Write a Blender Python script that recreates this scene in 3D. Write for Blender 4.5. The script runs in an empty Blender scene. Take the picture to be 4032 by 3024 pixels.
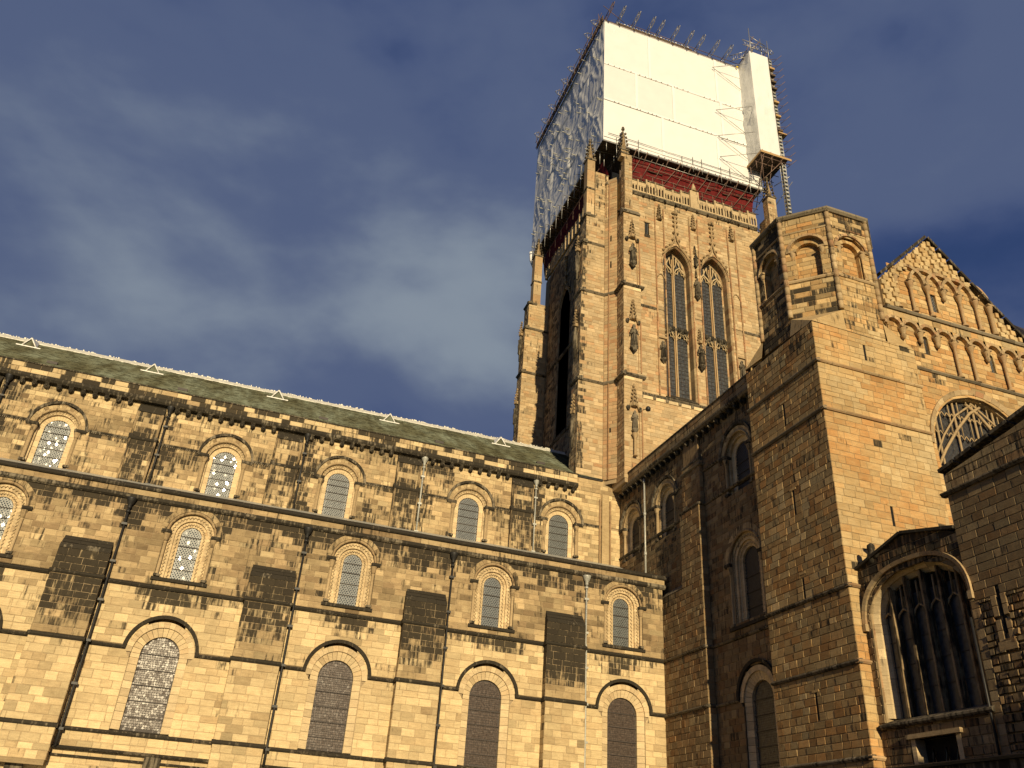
import bpy, math, random
from mathutils import Matrix, Vector
import numpy as np
S = bpy.context.scene
C = S.collection
rnd = random.Random(7)
PI = math.pi
R_ = math.radians

# ------------------------------------------------------------------ camera, light, exposure
CAMR = [[0.94230915, -0.32888661, 0.06234628], [0.21586518, 0.45468059, -0.86409941], [0.25584308, 0.82770717, 0.49944485]]
FPX = 3311.694
camd = bpy.data.cameras.new('camera'); cam = bpy.data.objects.new('camera', camd); C.objects.link(cam)
camd.sensor_width = 36.0; camd.lens = FPX/4032*36.0; camd.clip_end = 3000; camd.clip_start = .1
xr, yr, zr = CAMR
cam.matrix_world = Matrix(((xr[0], -yr[0], -zr[0], 0), (xr[1], -yr[1], -zr[1], 0), (xr[2], -yr[2], -zr[2], 1.6), (0, 0, 0, 1)))
S.camera = cam
SUN_AZ, SUN_EL = R_(7.2), R_(14.0)          # west of south, above horizon
sv = Vector((-math.sin(SUN_AZ)*math.cos(SUN_EL), -math.cos(SUN_AZ)*math.cos(SUN_EL), math.sin(SUN_EL)))
sl = bpy.data.lights.new('sun', 'SUN'); sl.energy = 5.0; sl.angle = R_(.55); sl.color = (1, .81, .50)
so = bpy.data.objects.new('sun', sl); C.objects.link(so)
so.rotation_euler = sv.to_track_quat('Z', 'Y').to_euler()
SKYBANKS = [((.14, .77, .63), 15, .21), ((-.25, .84, .5), 7, .15), ((.05, .66, .75), 60, .05), ((.28, .93, .32), 60, -.25), ((.72, .60, .36), 14, -.14), ((.3, .5, .8), 30, -.10), ((-.2, .6, .78), 30, -.07), ((-.9, -.3, .3), 1.3, -.24), ((.4, -.9, .2), 1.6, -.22)]  # last two banks added: they darken unseen west and south sky, cutting fill
W = bpy.data.worlds.new('World'); S.world = W; W.use_nodes = True
nt = W.node_tree; nt.nodes.clear(); L = nt.links
def wn(t, **k):
    n = nt.nodes.new(t)
    for a, b in k.items(): setattr(n, a, b)
    return n
out = wn('ShaderNodeOutputWorld'); bg = wn('ShaderNodeBackground'); sky = wn('ShaderNodeTexSky')
sky.sky_type = 'NISHITA'; sky.sun_disc = False; sky.sun_elevation = SUN_EL; sky.sun_rotation = PI+SUN_AZ
sky.dust_density = .6; sky.air_density = 1.0; sky.ozone_density = 3.0
SKY_STR = .10
bg.inputs[1].default_value = SKY_STR
# broken cloud cover: drifting noise gathered into a few seen and added banks, ramped from blue gaps to grey cloud
tc = wn('ShaderNodeTexCoord')
mp = wn('ShaderNodeMapping'); mp.inputs['Scale'].default_value = (1.0, 1.1, 1.9); mp.inputs['Location'].default_value = (2.6, .35, .9); mp.inputs['Rotation'].default_value = (.1, .42, .15)
n1 = wn('ShaderNodeTexNoise'); n1.inputs['Scale'].default_value = 2.3; n1.inputs['Detail'].default_value = 5; n1.inputs['Roughness'].default_value = .48; n1.inputs['Distortion'].default_value = .25
L.new(tc.outputs['Generated'], mp.inputs[0]); L.new(mp.outputs[0], n1.inputs[0])
nrm = wn('ShaderNodeVectorMath', operation='NORMALIZE'); L.new(tc.outputs['Generated'], nrm.inputs[0])
n3 = wn('ShaderNodeTexNoise'); n3.inputs['Scale'].default_value = 6.5; n3.inputs['Detail'].default_value = 6; n3.inputs['Roughness'].default_value = .55; L.new(mp.outputs[0], n3.inputs[0])
n4 = wn('ShaderNodeMath', operation='MULTIPLY_ADD'); L.new(n3.outputs[0], n4.inputs[0]); n4.inputs[1].default_value = .22
n5 = wn('ShaderNodeMath', operation='SUBTRACT'); L.new(n1.outputs[0], n5.inputs[0]); n5.inputs[1].default_value = .11; L.new(n5.outputs[0], n4.inputs[2])
acc = n4.outputs[0]
for (dx, dy, dz), k, wgt in SKYBANKS:
    dt = wn('ShaderNodeVectorMath', operation='DOT_PRODUCT'); dt.inputs[1].default_value = Vector((dx, dy, dz)).normalized(); L.new(nrm.outputs[0], dt.inputs[0])
    e1 = wn('ShaderNodeMath', operation='SUBTRACT'); L.new(dt.outputs['Value'], e1.inputs[0]); e1.inputs[1].default_value = 1
    e2 = wn('ShaderNodeMath', operation='MULTIPLY'); L.new(e1.outputs[0], e2.inputs[0]); e2.inputs[1].default_value = k
    e3 = wn('ShaderNodeMath', operation='EXPONENT'); L.new(e2.outputs[0], e3.inputs[0])
    e4 = wn('ShaderNodeMath', operation='MULTIPLY_ADD'); L.new(e3.outputs[0], e4.inputs[0]); e4.inputs[1].default_value = wgt; L.new(acc, e4.inputs[2]); acc = e4.outputs[0]
r1 = wn('ShaderNodeValToRGB'); cr = r1.color_ramp; cr.interpolation = 'EASE'
cr.elements[0].position = .28; cr.elements[0].color = (.34, .60, 1.65, 1)
cr.elements[1].position = .80; cr.elements[1].color = (2.25, 2.7, 3.3, 1)
e = cr.elements.new(.52); e.color = (.84, 1.14, 2.1, 1)
L.new(acc, r1.inputs[0])
tint = wn('ShaderNodeMix', data_type='RGBA', blend_type='MULTIPLY'); tint.inputs[0].default_value = 1.0; tint.inputs[7].default_value = (.34, .39, .52, 1)
L.new(sky.outputs[0], tint.inputs[6])
cov = wn('ShaderNodeMapRange'); cov.inputs[1].default_value = .20; cov.inputs[2].default_value = .42; cov.inputs[3].default_value = .35; cov.inputs[4].default_value = 1; L.new(acc, cov.inputs[0])
mx = wn('ShaderNodeMix', data_type='RGBA'); L.new(cov.outputs[0], mx.inputs[0]); L.new(tint.outputs[2], mx.inputs[6]); L.new(r1.outputs[0], mx.inputs[7])
L.new(mx.outputs[2], bg.inputs[0]); L.new(bg.outputs[0], out.inputs[0])
S.view_settings.view_transform = 'Standard'; S.view_settings.look = 'None'; S.view_settings.gamma = 1
S.view_settings.exposure = 0.04; S.view_settings.use_curve_mapping = False

# ------------------------------------------------------------------ materials
def mat_new(name):
    m = bpy.data.materials.new(name); m.use_nodes = True
    return m, m.node_tree, m.node_tree.nodes['Principled BSDF']
def stone_mat(name, A, B, D, sootc=(.026, .022, .016), rough=.92, bump=.35, streak=1.0):
    """A/B/D: palette chosen by the stone's own hue value; soot grows from the stone's own soot value."""
    m, t, b = mat_new(name); N = t.nodes; K = t.links
    def nn(tp, **k):
        n = N.new(tp)
        for a, v in k.items(): setattr(n, a, v)
        return n
    def mth(op, a, c, d=None):
        n = nn('ShaderNodeMath', operation=op)
        for i, v in enumerate((a, c, d)):
            if v is None: continue
            if isinstance(v, (int, float)): n.inputs[i].default_value = v
            else: K.new(v, n.inputs[i])
        return n.outputs[0]
    ga = nn('ShaderNodeAttribute', attribute_name='stn', attribute_type='GEOMETRY')
    oa = nn('ShaderNodeAttribute', attribute_name='stn', attribute_type='OBJECT')
    ad = nn('ShaderNodeVectorMath', operation='ADD'); K.new(ga.outputs['Vector'], ad.inputs[0]); K.new(oa.outputs['Vector'], ad.inputs[1])
    sp = nn('ShaderNodeSeparateXYZ'); K.new(ad.outputs[0], sp.inputs[0])
    tone, soot, hue = sp.outputs
    g = nn('ShaderNodeNewGeometry')
    def noise(scale, detail, vec=None, rough=.55):
        n = nn('ShaderNodeTexNoise'); n.inputs['Scale'].default_value = scale; n.inputs['Detail'].default_value = detail; n.inputs['Roughness'].default_value = rough
        K.new(vec or g.outputs['Position'], n.inputs['Vector']); return n.outputs[0]
    big = noise(.55, 4); mid = noise(3.2, 5, rough=.65); fine = noise(22, 4, rough=.7)
    mp_ = nn('ShaderNodeMapping'); mp_.inputs['Scale'].default_value = (7, 7, .8); K.new(g.outputs['Position'], mp_.inputs[0])
    strk = noise(1.1, 4, mp_.outputs[0])
    mp2 = nn('ShaderNodeMapping'); mp2.inputs['Scale'].default_value = (1, 1, 7); K.new(g.outputs['Position'], mp2.inputs[0])
    bed = noise(2.2, 5, mp2.outputs[0], .7)
    ramp = nn('ShaderNodeValToRGB'); cr = ramp.color_ramp
    cr.elements[0].position = .0; cr.elements[0].color = (*A, 1); cr.elements[1].position = 1; cr.elements[1].color = (*D, 1)
    e = cr.elements.new(.5); e.color = (*B, 1)
    hv = mth('ADD', hue, mth('MULTIPLY', mth('SUBTRACT', mid, .5), .9)); K.new(hv, ramp.inputs[0])
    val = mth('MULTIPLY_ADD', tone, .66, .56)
    val = mth('MULTIPLY', val, mth('MULTIPLY_ADD', fine, .7, .65))
    val = mth('MULTIPLY', val, mth('MULTIPLY_ADD', bed, .8, .6))
    val = mth('MULTIPLY', val, mth('MULTIPLY_ADD', big, .5, .75))
    mul = nn('ShaderNodeVectorMath', operation='SCALE'); K.new(ramp.outputs[0], mul.inputs[0]); K.new(val, mul.inputs['Scale'])
    sf = mth('ADD', soot, mth('MULTIPLY', mth('SUBTRACT', strk, .5), 1.5*streak))
    sf = mth('ADD', sf, mth('MULTIPLY', mth('SUBTRACT', mid, .5), .55))
    sf = mth('ADD', sf, mth('MULTIPLY', mth('SUBTRACT', big, .5), .7))
    mr = nn('ShaderNodeMapRange', interpolation_type='SMOOTHSTEP'); mr.inputs[1].default_value = .34; mr.inputs[2].default_value = .74; K.new(sf, mr.inputs[0])
    sc = nn('ShaderNodeVectorMath', operation='SCALE'); sc.inputs[0].default_value = sootc; K.new(mth('MULTIPLY_ADD', fine, 1.6, .35), sc.inputs['Scale'])
    mix = nn('ShaderNodeMix', data_type='RGBA'); K.new(mth('MULTIPLY', mr.outputs[0], .95), mix.inputs[0]); K.new(mul.outputs[0], mix.inputs[6]); K.new(sc.outputs[0], mix.inputs[7])
    K.new(mix.outputs[2], b.inputs['Base Color']); b.inputs['Roughness'].default_value = rough
    b.inputs['Specular IOR Level'].default_value = .2
    bh = mth('ADD', mth('MULTIPLY', fine, .4), mth('ADD', mth('MULTIPLY', mid, .9), mth('MULTIPLY', bed, .5)))
    bp = nn('ShaderNodeBump'); bp.inputs['Strength'].default_value = bump; bp.inputs['Distance'].default_value = .03; K.new(bh, bp.inputs['Height'])
    K.new(bp.outputs[0], b.inputs['Normal'])
    return m
def plain(name, col, rough=.6, metal=0, noise=.25, scale=8, spec=.4, bump=0, stretch=None):
    m, t, b = mat_new(name); N = t.nodes; K = t.links
    g = N.new('ShaderNodeNewGeometry'); n = N.new('ShaderNodeTexNoise'); n.inputs['Scale'].default_value = scale; n.inputs['Detail'].default_value = 5
    v = g.outputs['Position']
    if stretch:
        q = N.new('ShaderNodeMapping'); q.inputs['Scale'].default_value = stretch; K.new(v, q.inputs[0]); v = q.outputs[0]
    K.new(v, n.inputs['Vector'])
    mr = N.new('ShaderNodeMapRange'); mr.inputs[1].default_value = .25; mr.inputs[2].default_value = .75; mr.inputs[3].default_value = 1-noise; mr.inputs[4].default_value = 1+noise; K.new(n.outputs[0], mr.inputs[0])
    s = N.new('ShaderNodeVectorMath'); s.operation = 'SCALE'; s.inputs[0].default_value = col; K.new(mr.outputs[0], s.inputs['Scale'])
    K.new(s.outputs[0], b.inputs['Base Color']); b.inputs['Roughness'].default_value = rough; b.inputs['Metallic'].default_value = metal
    b.inputs['Specular IOR Level'].default_value = spec
    if bump:
        bp = N.new('ShaderNodeBump'); bp.inputs['Strength'].default_value = bump; bp.inputs['Distance'].default_value = .03; K.new(n.outputs[0], bp.inputs['Height']); K.new(bp.outputs[0], b.inputs['Normal'])
    return m
M = {}
M['nave'] = stone_mat('nave_sandstone', (.56, .435, .245), (.46, .34, .185), (.30, .21, .115))
M['clean'] = stone_mat('pale_dressed_stone', (.60, .47, .28), (.54, .41, .24), (.44, .31, .17), bump=.2)
M['tower'] = stone_mat('tower_sandstone', (.50, .385, .23), (.46, .33, .18), (.44, .255, .13))
M['trans'] = stone_mat('transept_sandstone', (.52, .40, .22), (.48, .33, .155), (.46, .25, .095))
M['west'] = stone_mat('shaded_brown_sandstone', (.37, .28, .155), (.32, .22, .115), (.30, .165, .07))  # sandstone palette darkened to paint shade into the west-facing walls
M['shaft'] = stone_mat('moulded_stone', (.50, .38, .22), (.43, .31, .17), (.38, .21, .11))
M['grey'] = stone_mat('grey_weathered_stone', (.27, .23, .16), (.24, .20, .14), (.19, .15, .10))
M['mortar'] = stone_mat('lime_mortar', (.44, .34, .205), (.40, .30, .18), (.34, .25, .14), bump=.3)
M['mortar_dark'] = stone_mat('grey_mortar', (.36, .275, .155), (.31, .23, .13), (.27, .19, .10), bump=.4)
M['lead'] = plain('lead_came', (.21, .215, .21), .45, .3, .3, 20)
M['lead_dark'] = plain('dark_lead', (.05, .04, .035), .6, 0, .3, 20)
M['iron'] = plain('black_iron_pipe', (.022, .021, .02), .5, 0, .4, 14)
M['leadpipe'] = plain('pale_lead_pipe', (.42, .42, .38), .45, .2, .35, 12)
M['slot'] = plain('unlit_interior', (.006, .005, .004), .9)
M['pole'] = plain('galvanised_tube', (.38, .37, .35), .4, .6, .35, 9)
M['rust'] = plain('rusty_tube', (.20, .13, .10), .6, .3, .4, 9)
M['plank'] = plain('scaffold_board', (.42, .27, .12), .7, 0, .35, 5, stretch=(1, 6, 6))
M['boards_dark'] = plain('weathered_board', (.10, .07, .05), .8, 0, .4, 5)
M['net'] = plain('red_debris_net', (.12, .008, .008), .75, 0, .5, 3, spec=.2)
M['yellow'] = plain('yellow_tag', (.7, .5, .03), .5)
M['ridge'] = plain('pale_lead_ridge', (.62, .60, .52), .5, .1, .25, 6)
M['vent'] = plain('white_painted_vent', (.78, .77, .72), .5)
M['grass'] = plain('lawn', (.06, .085, .03), .95, 0, .4, 3, spec=.1)
M['paving'] = plain('stone_flags', (.26, .22, .16), .85, 0, .3, 2)
# slate roof
def roof_mat():
    m, t, b = mat_new('mossy_slate'); N = t.nodes; K = t.links
    g = N.new('ShaderNodeNewGeometry')
    def noise(sc, st, d=5):
        q = N.new('ShaderNodeMapping'); q.inputs['Scale'].default_value = st; K.new(g.outputs['Position'], q.inputs[0])
        n = N.new('ShaderNodeTexNoise'); n.inputs['Scale'].default_value = sc; n.inputs['Detail'].default_value = d; K.new(q.outputs[0], n.inputs['Vector']); return n.outputs[0]
    a = noise(1.0, (2.4, .3, .3)); c = noise(9, (1, 1, 1)); e = noise(1.0, (.6, .2, .2))
    r = N.new('ShaderNodeValToRGB'); r.color_ramp.elements[0].position = .36; r.color_ramp.elements[0].color = (.088, .088, .058, 1)
    r.color_ramp.elements[1].position = .68; r.color_ramp.elements[1].color = (.15, .162, .125, 1); K.new(a, r.inputs[0])
    r2 = N.new('ShaderNodeValToRGB'); r2.color_ramp.elements[0].position = .4; r2.color_ramp.elements[0].color = (.7, .66, .5, 1); r2.color_ramp.elements[1].position = .6; r2.color_ramp.elements[1].color = (1.1, 1.15, 1.1, 1); K.new(e, r2.inputs[0])
    mm = N.new('ShaderNodeMix'); mm.data_type = 'RGBA'; mm.blend_type = 'MULTIPLY'; mm.inputs[0].default_value = 1; K.new(r.outputs[0], mm.inputs[6]); K.new(r2.outputs[0], mm.inputs[7])
    mr = N.new('ShaderNodeMapRange'); mr.inputs[3].default_value = .55; mr.inputs[4].default_value = 1.45; K.new(c, mr.inputs[0])
    s = N.new('ShaderNodeVectorMath'); s.operation = 'SCALE'; K.new(mm.outputs[2], s.inputs[0]); K.new(mr.outputs[0], s.inputs['Scale'])
    K.new(s.outputs[0], b.inputs['Base Color']); b.inputs['Roughness'].default_value = .75; b.inputs['Specular IOR Level'].default_value = .25
    bp = N.new('ShaderNodeBump'); bp.inputs['Strength'].default_value = .5; bp.inputs['Distance'].default_value = .04; K.new(c, bp.inputs['Height']); K.new(bp.outputs[0], b.inputs['Normal'])
    return m
M['slate'] = roof_mat()
def glass_mat(name, ca, cb, rough, spec, sc=6):
    m, t, b = mat_new(name); N = t.nodes; K = t.links
    g = N.new('ShaderNodeNewGeometry'); v = N.new('ShaderNodeTexNoise'); v.inputs['Scale'].default_value = sc; v.inputs['Detail'].default_value = 4; K.new(g.outputs['Position'], v.inputs['Vector'])
    r = N.new('ShaderNodeValToRGB'); r.color_ramp.elements[0].position = .35; r.color_ramp.elements[0].color = (*ca, 1); r.color_ramp.elements[1].position = .65; r.color_ramp.elements[1].color = (*cb, 1)
    K.new(v.outputs[0], r.inputs[0]); K.new(r.outputs[0], b.inputs['Base Color'])
    mr = N.new('ShaderNodeMapRange'); mr.inputs[3].default_value = rough*.5; mr.inputs[4].default_value = rough*1.5; K.new(v.outputs[0], mr.inputs[0]); K.new(mr.outputs[0], b.inputs['Roughness'])
    b.inputs['Specular IOR Level'].default_value = spec
    return m
M['glass'] = glass_mat('old_quarry_glass', (.05, .058, .062), (.10, .115, .12), .07, .9)
M['glass_brown'] = glass_mat('stained_glass_outside', (.055, .040, .032), (.115, .085, .068), .32, .32, 9)
M['glass_dark'] = glass_mat('tower_glazing', (.03, .032, .034), (.07, .073, .075), .35, .5)
def sheet_mat():
    m, t, b = mat_new('white_scaffold_sheeting'); N = t.nodes; K = t.links
    g = N.new('ShaderNodeNewGeometry')
    v = N.new('ShaderNodeTexNoise'); v.inputs['Scale'].default_value = .8; v.inputs['Detail'].default_value = 5; K.new(g.outputs['Position'], v.inputs['Vector'])
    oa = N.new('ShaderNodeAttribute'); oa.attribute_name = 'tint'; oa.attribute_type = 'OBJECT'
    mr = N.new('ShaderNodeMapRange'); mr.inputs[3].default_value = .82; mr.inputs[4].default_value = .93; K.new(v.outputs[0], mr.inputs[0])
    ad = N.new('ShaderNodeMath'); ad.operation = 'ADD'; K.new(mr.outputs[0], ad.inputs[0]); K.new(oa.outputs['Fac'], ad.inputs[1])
    s = N.new('ShaderNodeVectorMath'); s.operation = 'SCALE'; s.inputs[0].default_value = (1, 1, .985); K.new(ad.outputs[0], s.inputs['Scale'])
    K.new(s.outputs[0], b.inputs['Base Color']); b.inputs['Roughness'].default_value = .33; b.inputs['Specular IOR Level'].default_value = .8
    tr = N.new('ShaderNodeBsdfTranslucent'); tr.inputs[0].default_value = (.86, .90, .95, 1); ms = N.new('ShaderNodeMixShader'); ms.inputs[0].default_value = .07
    K.new(b.outputs[0], ms.inputs[1]); K.new(tr.outputs[0], ms.inputs[2]); K.new(ms.outputs[0], N['Material Output'].inputs['Surface'])
    return m
M['sheet'] = sheet_mat()

# ------------------------------------------------------------------ geometry helpers
class Fr:
    """a vertical plane: u along it, v up, w outwards; ang 0 faces south, -90 faces west"""
    def __init__(s, ox, oy, ang=0):
        s.ox, s.oy, s.ang = ox, oy, R_(ang); s.c, s.s = math.cos(s.ang), math.sin(s.ang)
    def P(s, u, v, w=0): return (s.ox+u*s.c+w*s.s, s.oy+u*s.s-w*s.c, v)
LOC = Fr(0, 0, 0)
UNIT = 1.0          # the scaffold's vertices are multiplied by this, see there
class MB:
    def __init__(s): s.v = []; s.f = []; s.a = []; s.sm = []
    def add(s, vs, fs, at=(0.5, 0, .5), smooth=False):
        o = len(s.v); s.v += vs
        for f in fs: s.f.append([i+o for i in f]); s.a.append(at); s.sm.append(smooth)
    def box(s, fr, u0, u1, v0, v1, w0, w1, at=(.5, 0, .5)):
        p = [fr.P(u, v, w) for w in (w0, w1) for v in (v0, v1) for u in (u0, u1)]
        s.add(p, [(4, 5, 7, 6), (1, 0, 2, 3), (0, 4, 6, 2), (5, 1, 3, 7), (6, 7, 3, 2), (0, 1, 5, 4)], at)
    def prism(s, fr, poly, w0, w1, at=(.5, 0, .5)):
        """polygon in (u,v), extruded from w0 to w1 (w1 the outer side)"""
        n = len(poly); p = [fr.P(u, v, w1) for u, v in poly]+[fr.P(u, v, w0) for u, v in poly]
        s.add(p, [list(range(n)), list(range(2*n-1, n-1, -1))]+[(i, i+n, (i+1) % n+n, (i+1) % n) for i in range(n)], at)
    def prof(s, fr, u0, u1, pr, at=(.5, 0, .5)):
        """profile [(w,v)...] extruded along u"""
        n = len(pr); p = [fr.P(u0, v, w) for w, v in pr]+[fr.P(u1, v, w) for w, v in pr]
        s.add(p, [list(range(n)), list(range(2*n-1, n-1, -1))]+[(i, i+n, (i+1) % n+n, (i+1) % n) for i in range(n)], at)
    def tube(s, pts, r, n=6, at=(.5, 0, .5), closed=False):
        pts = [Vector(p) for p in pts]; m = len(pts); o = len(s.v); rings = []
        for i, p in enumerate(pts):
            d = (pts[min(i+1, m-1)]-pts[max(i-1, 0)]).normalized()
            h = Vector((0, 0, 1)) if abs(d.z) < .9 else Vector((0, 1, 0))
            a = d.cross(h).normalized(); b = d.cross(a)
            rr = r[i] if isinstance(r, (list, tuple)) else r
            for k in range(n): s.v.append(tuple(p+(a*math.cos(2*PI*k/n)+b*math.sin(2*PI*k/n))*rr))
        for i in range(m-1):
            for k in range(n):
                s.f.append([o+i*n+k, o+i*n+(k+1) % n, o+(i+1)*n+(k+1) % n, o+(i+1)*n+k]); s.a.append(at); s.sm.append(True)
        s.f.append([o+k for k in range(n-1, -1, -1)]); s.f.append([o+(m-1)*n+k for k in range(n)]); s.a += [at, at]; s.sm += [False, False]
    def lathe(s, c, pr, n=10, at=(.5, 0, .5), sx=1, sy=1, smooth=True):
        """profile [(r,z)] turned about the vertical through c=(x,y)"""
        o = len(s.v)
        for r, z in pr:
            for k in range(n): s.v.append((c[0]+r*sx*math.cos(2*PI*k/n), c[1]+r*sy*math.sin(2*PI*k/n), z))
        for i in range(len(pr)-1):
            for k in range(n): s.f.append([o+i*n+k, o+i*n+(k+1) % n, o+(i+1)*n+(k+1) % n, o+(i+1)*n+k]); s.a.append(at); s.sm.append(smooth)
        s.f.append([o+k for k in range(n-1, -1, -1)]); s.f.append([o+(len(pr)-1)*n+k for k in range(n)]); s.a += [at, at]; s.sm += [False, False]
    def mesh(s, name, mat):
        if UNIT != 1: s.v = [(x*UNIT, y*UNIT, z*UNIT) for x, y, z in s.v]
        me = bpy.data.meshes.new(name); me.from_pydata(s.v, [], s.f)
        if any(s.sm): me.polygons.foreach_set('use_smooth', s.sm)
        at = me.attributes.new('stn', 'FLOAT_VECTOR', 'FACE'); at.data.foreach_set('vector', np.array(s.a, dtype=np.float32).ravel())
        me.materials.append(mat); me.update(); return me
    def build(s, name, mat, parent=None, **k):
        if not s.v: return None
        return link(name, s.mesh(name, mat), parent, **k)
def link(name, me, parent=None, mw=None, **k):
    o = bpy.data.objects.new(name, me); C.objects.link(o)
    if mw is not None: o.matrix_world = mw
    if parent is not None:
        o.parent = parent; o.matrix_parent_inverse = Matrix.Translation(-Vector(parent['base'])) if 'base' in parent else Matrix.Identity(4)
    for a, b in k.items(): o[a] = b
    return o
BASES = []
def thing(name, label, cat, base=(0, 0, 0), group=None):
    o = bpy.data.objects.new(name, None); C.objects.link(o); o.location = base; o['base'] = list(map(float, base))
    o['label'] = label; o['category'] = cat; o.empty_display_size = .2
    if group: o['group'] = group
    BASES.append(o); return o
def tag(o, label, cat, group=None):
    o['label'] = label; o['category'] = cat
    if group: o['group'] = group
    return o

def project(p):
    d = (p[0], p[1], p[2]-1.6)
    q = [sum(r[i]*d[i] for i in range(3)) for r in CAMR]
    if q[2] <= .1: return None
    return (q[0]/q[2]*FPX+2016, q[1]/q[2]*FPX+1512)

# ---- masonry: every block a solid with chamfered edges, laid on recessed mortar
UB = {}
def unit_block(key, mat):
    if key in UB: return UB[key]
    r = random.Random(hash(key) % 9999+key[1]*17)
    j = lambda s: (r.random()-.5)*s
    a, b = .022+abs(j(.02)), .042+abs(j(.03))
    base = [(-.5, 0, -.5), (.5, 0, -.5), (.5, 0, .5), (-.5, 0, .5)]
    back = [(-.5, 1, -.5), (.5, 1, -.5), (.5, 1, .5), (-.5, 1, .5)]
    front = [(-.5+a, -1+j(.7), -.5+b), (.5-a, -1+j(.7), -.5+b), (.5-a, -1+j(.7), .5-b), (-.5+a, -1+j(.7), .5-b)]
    me = bpy.data.meshes.new('stone'); me.from_pydata(base+back+front, [], [(8, 9, 10, 11), (0, 1, 9, 8), (1, 2, 10, 9), (2, 3, 11, 10), (3, 0, 8, 11), (4, 5, 1, 0), (5, 6, 2, 1), (6, 7, 3, 2), (7, 4, 0, 3)])
    me.materials.append(mat); UB[key] = me; return me
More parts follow.
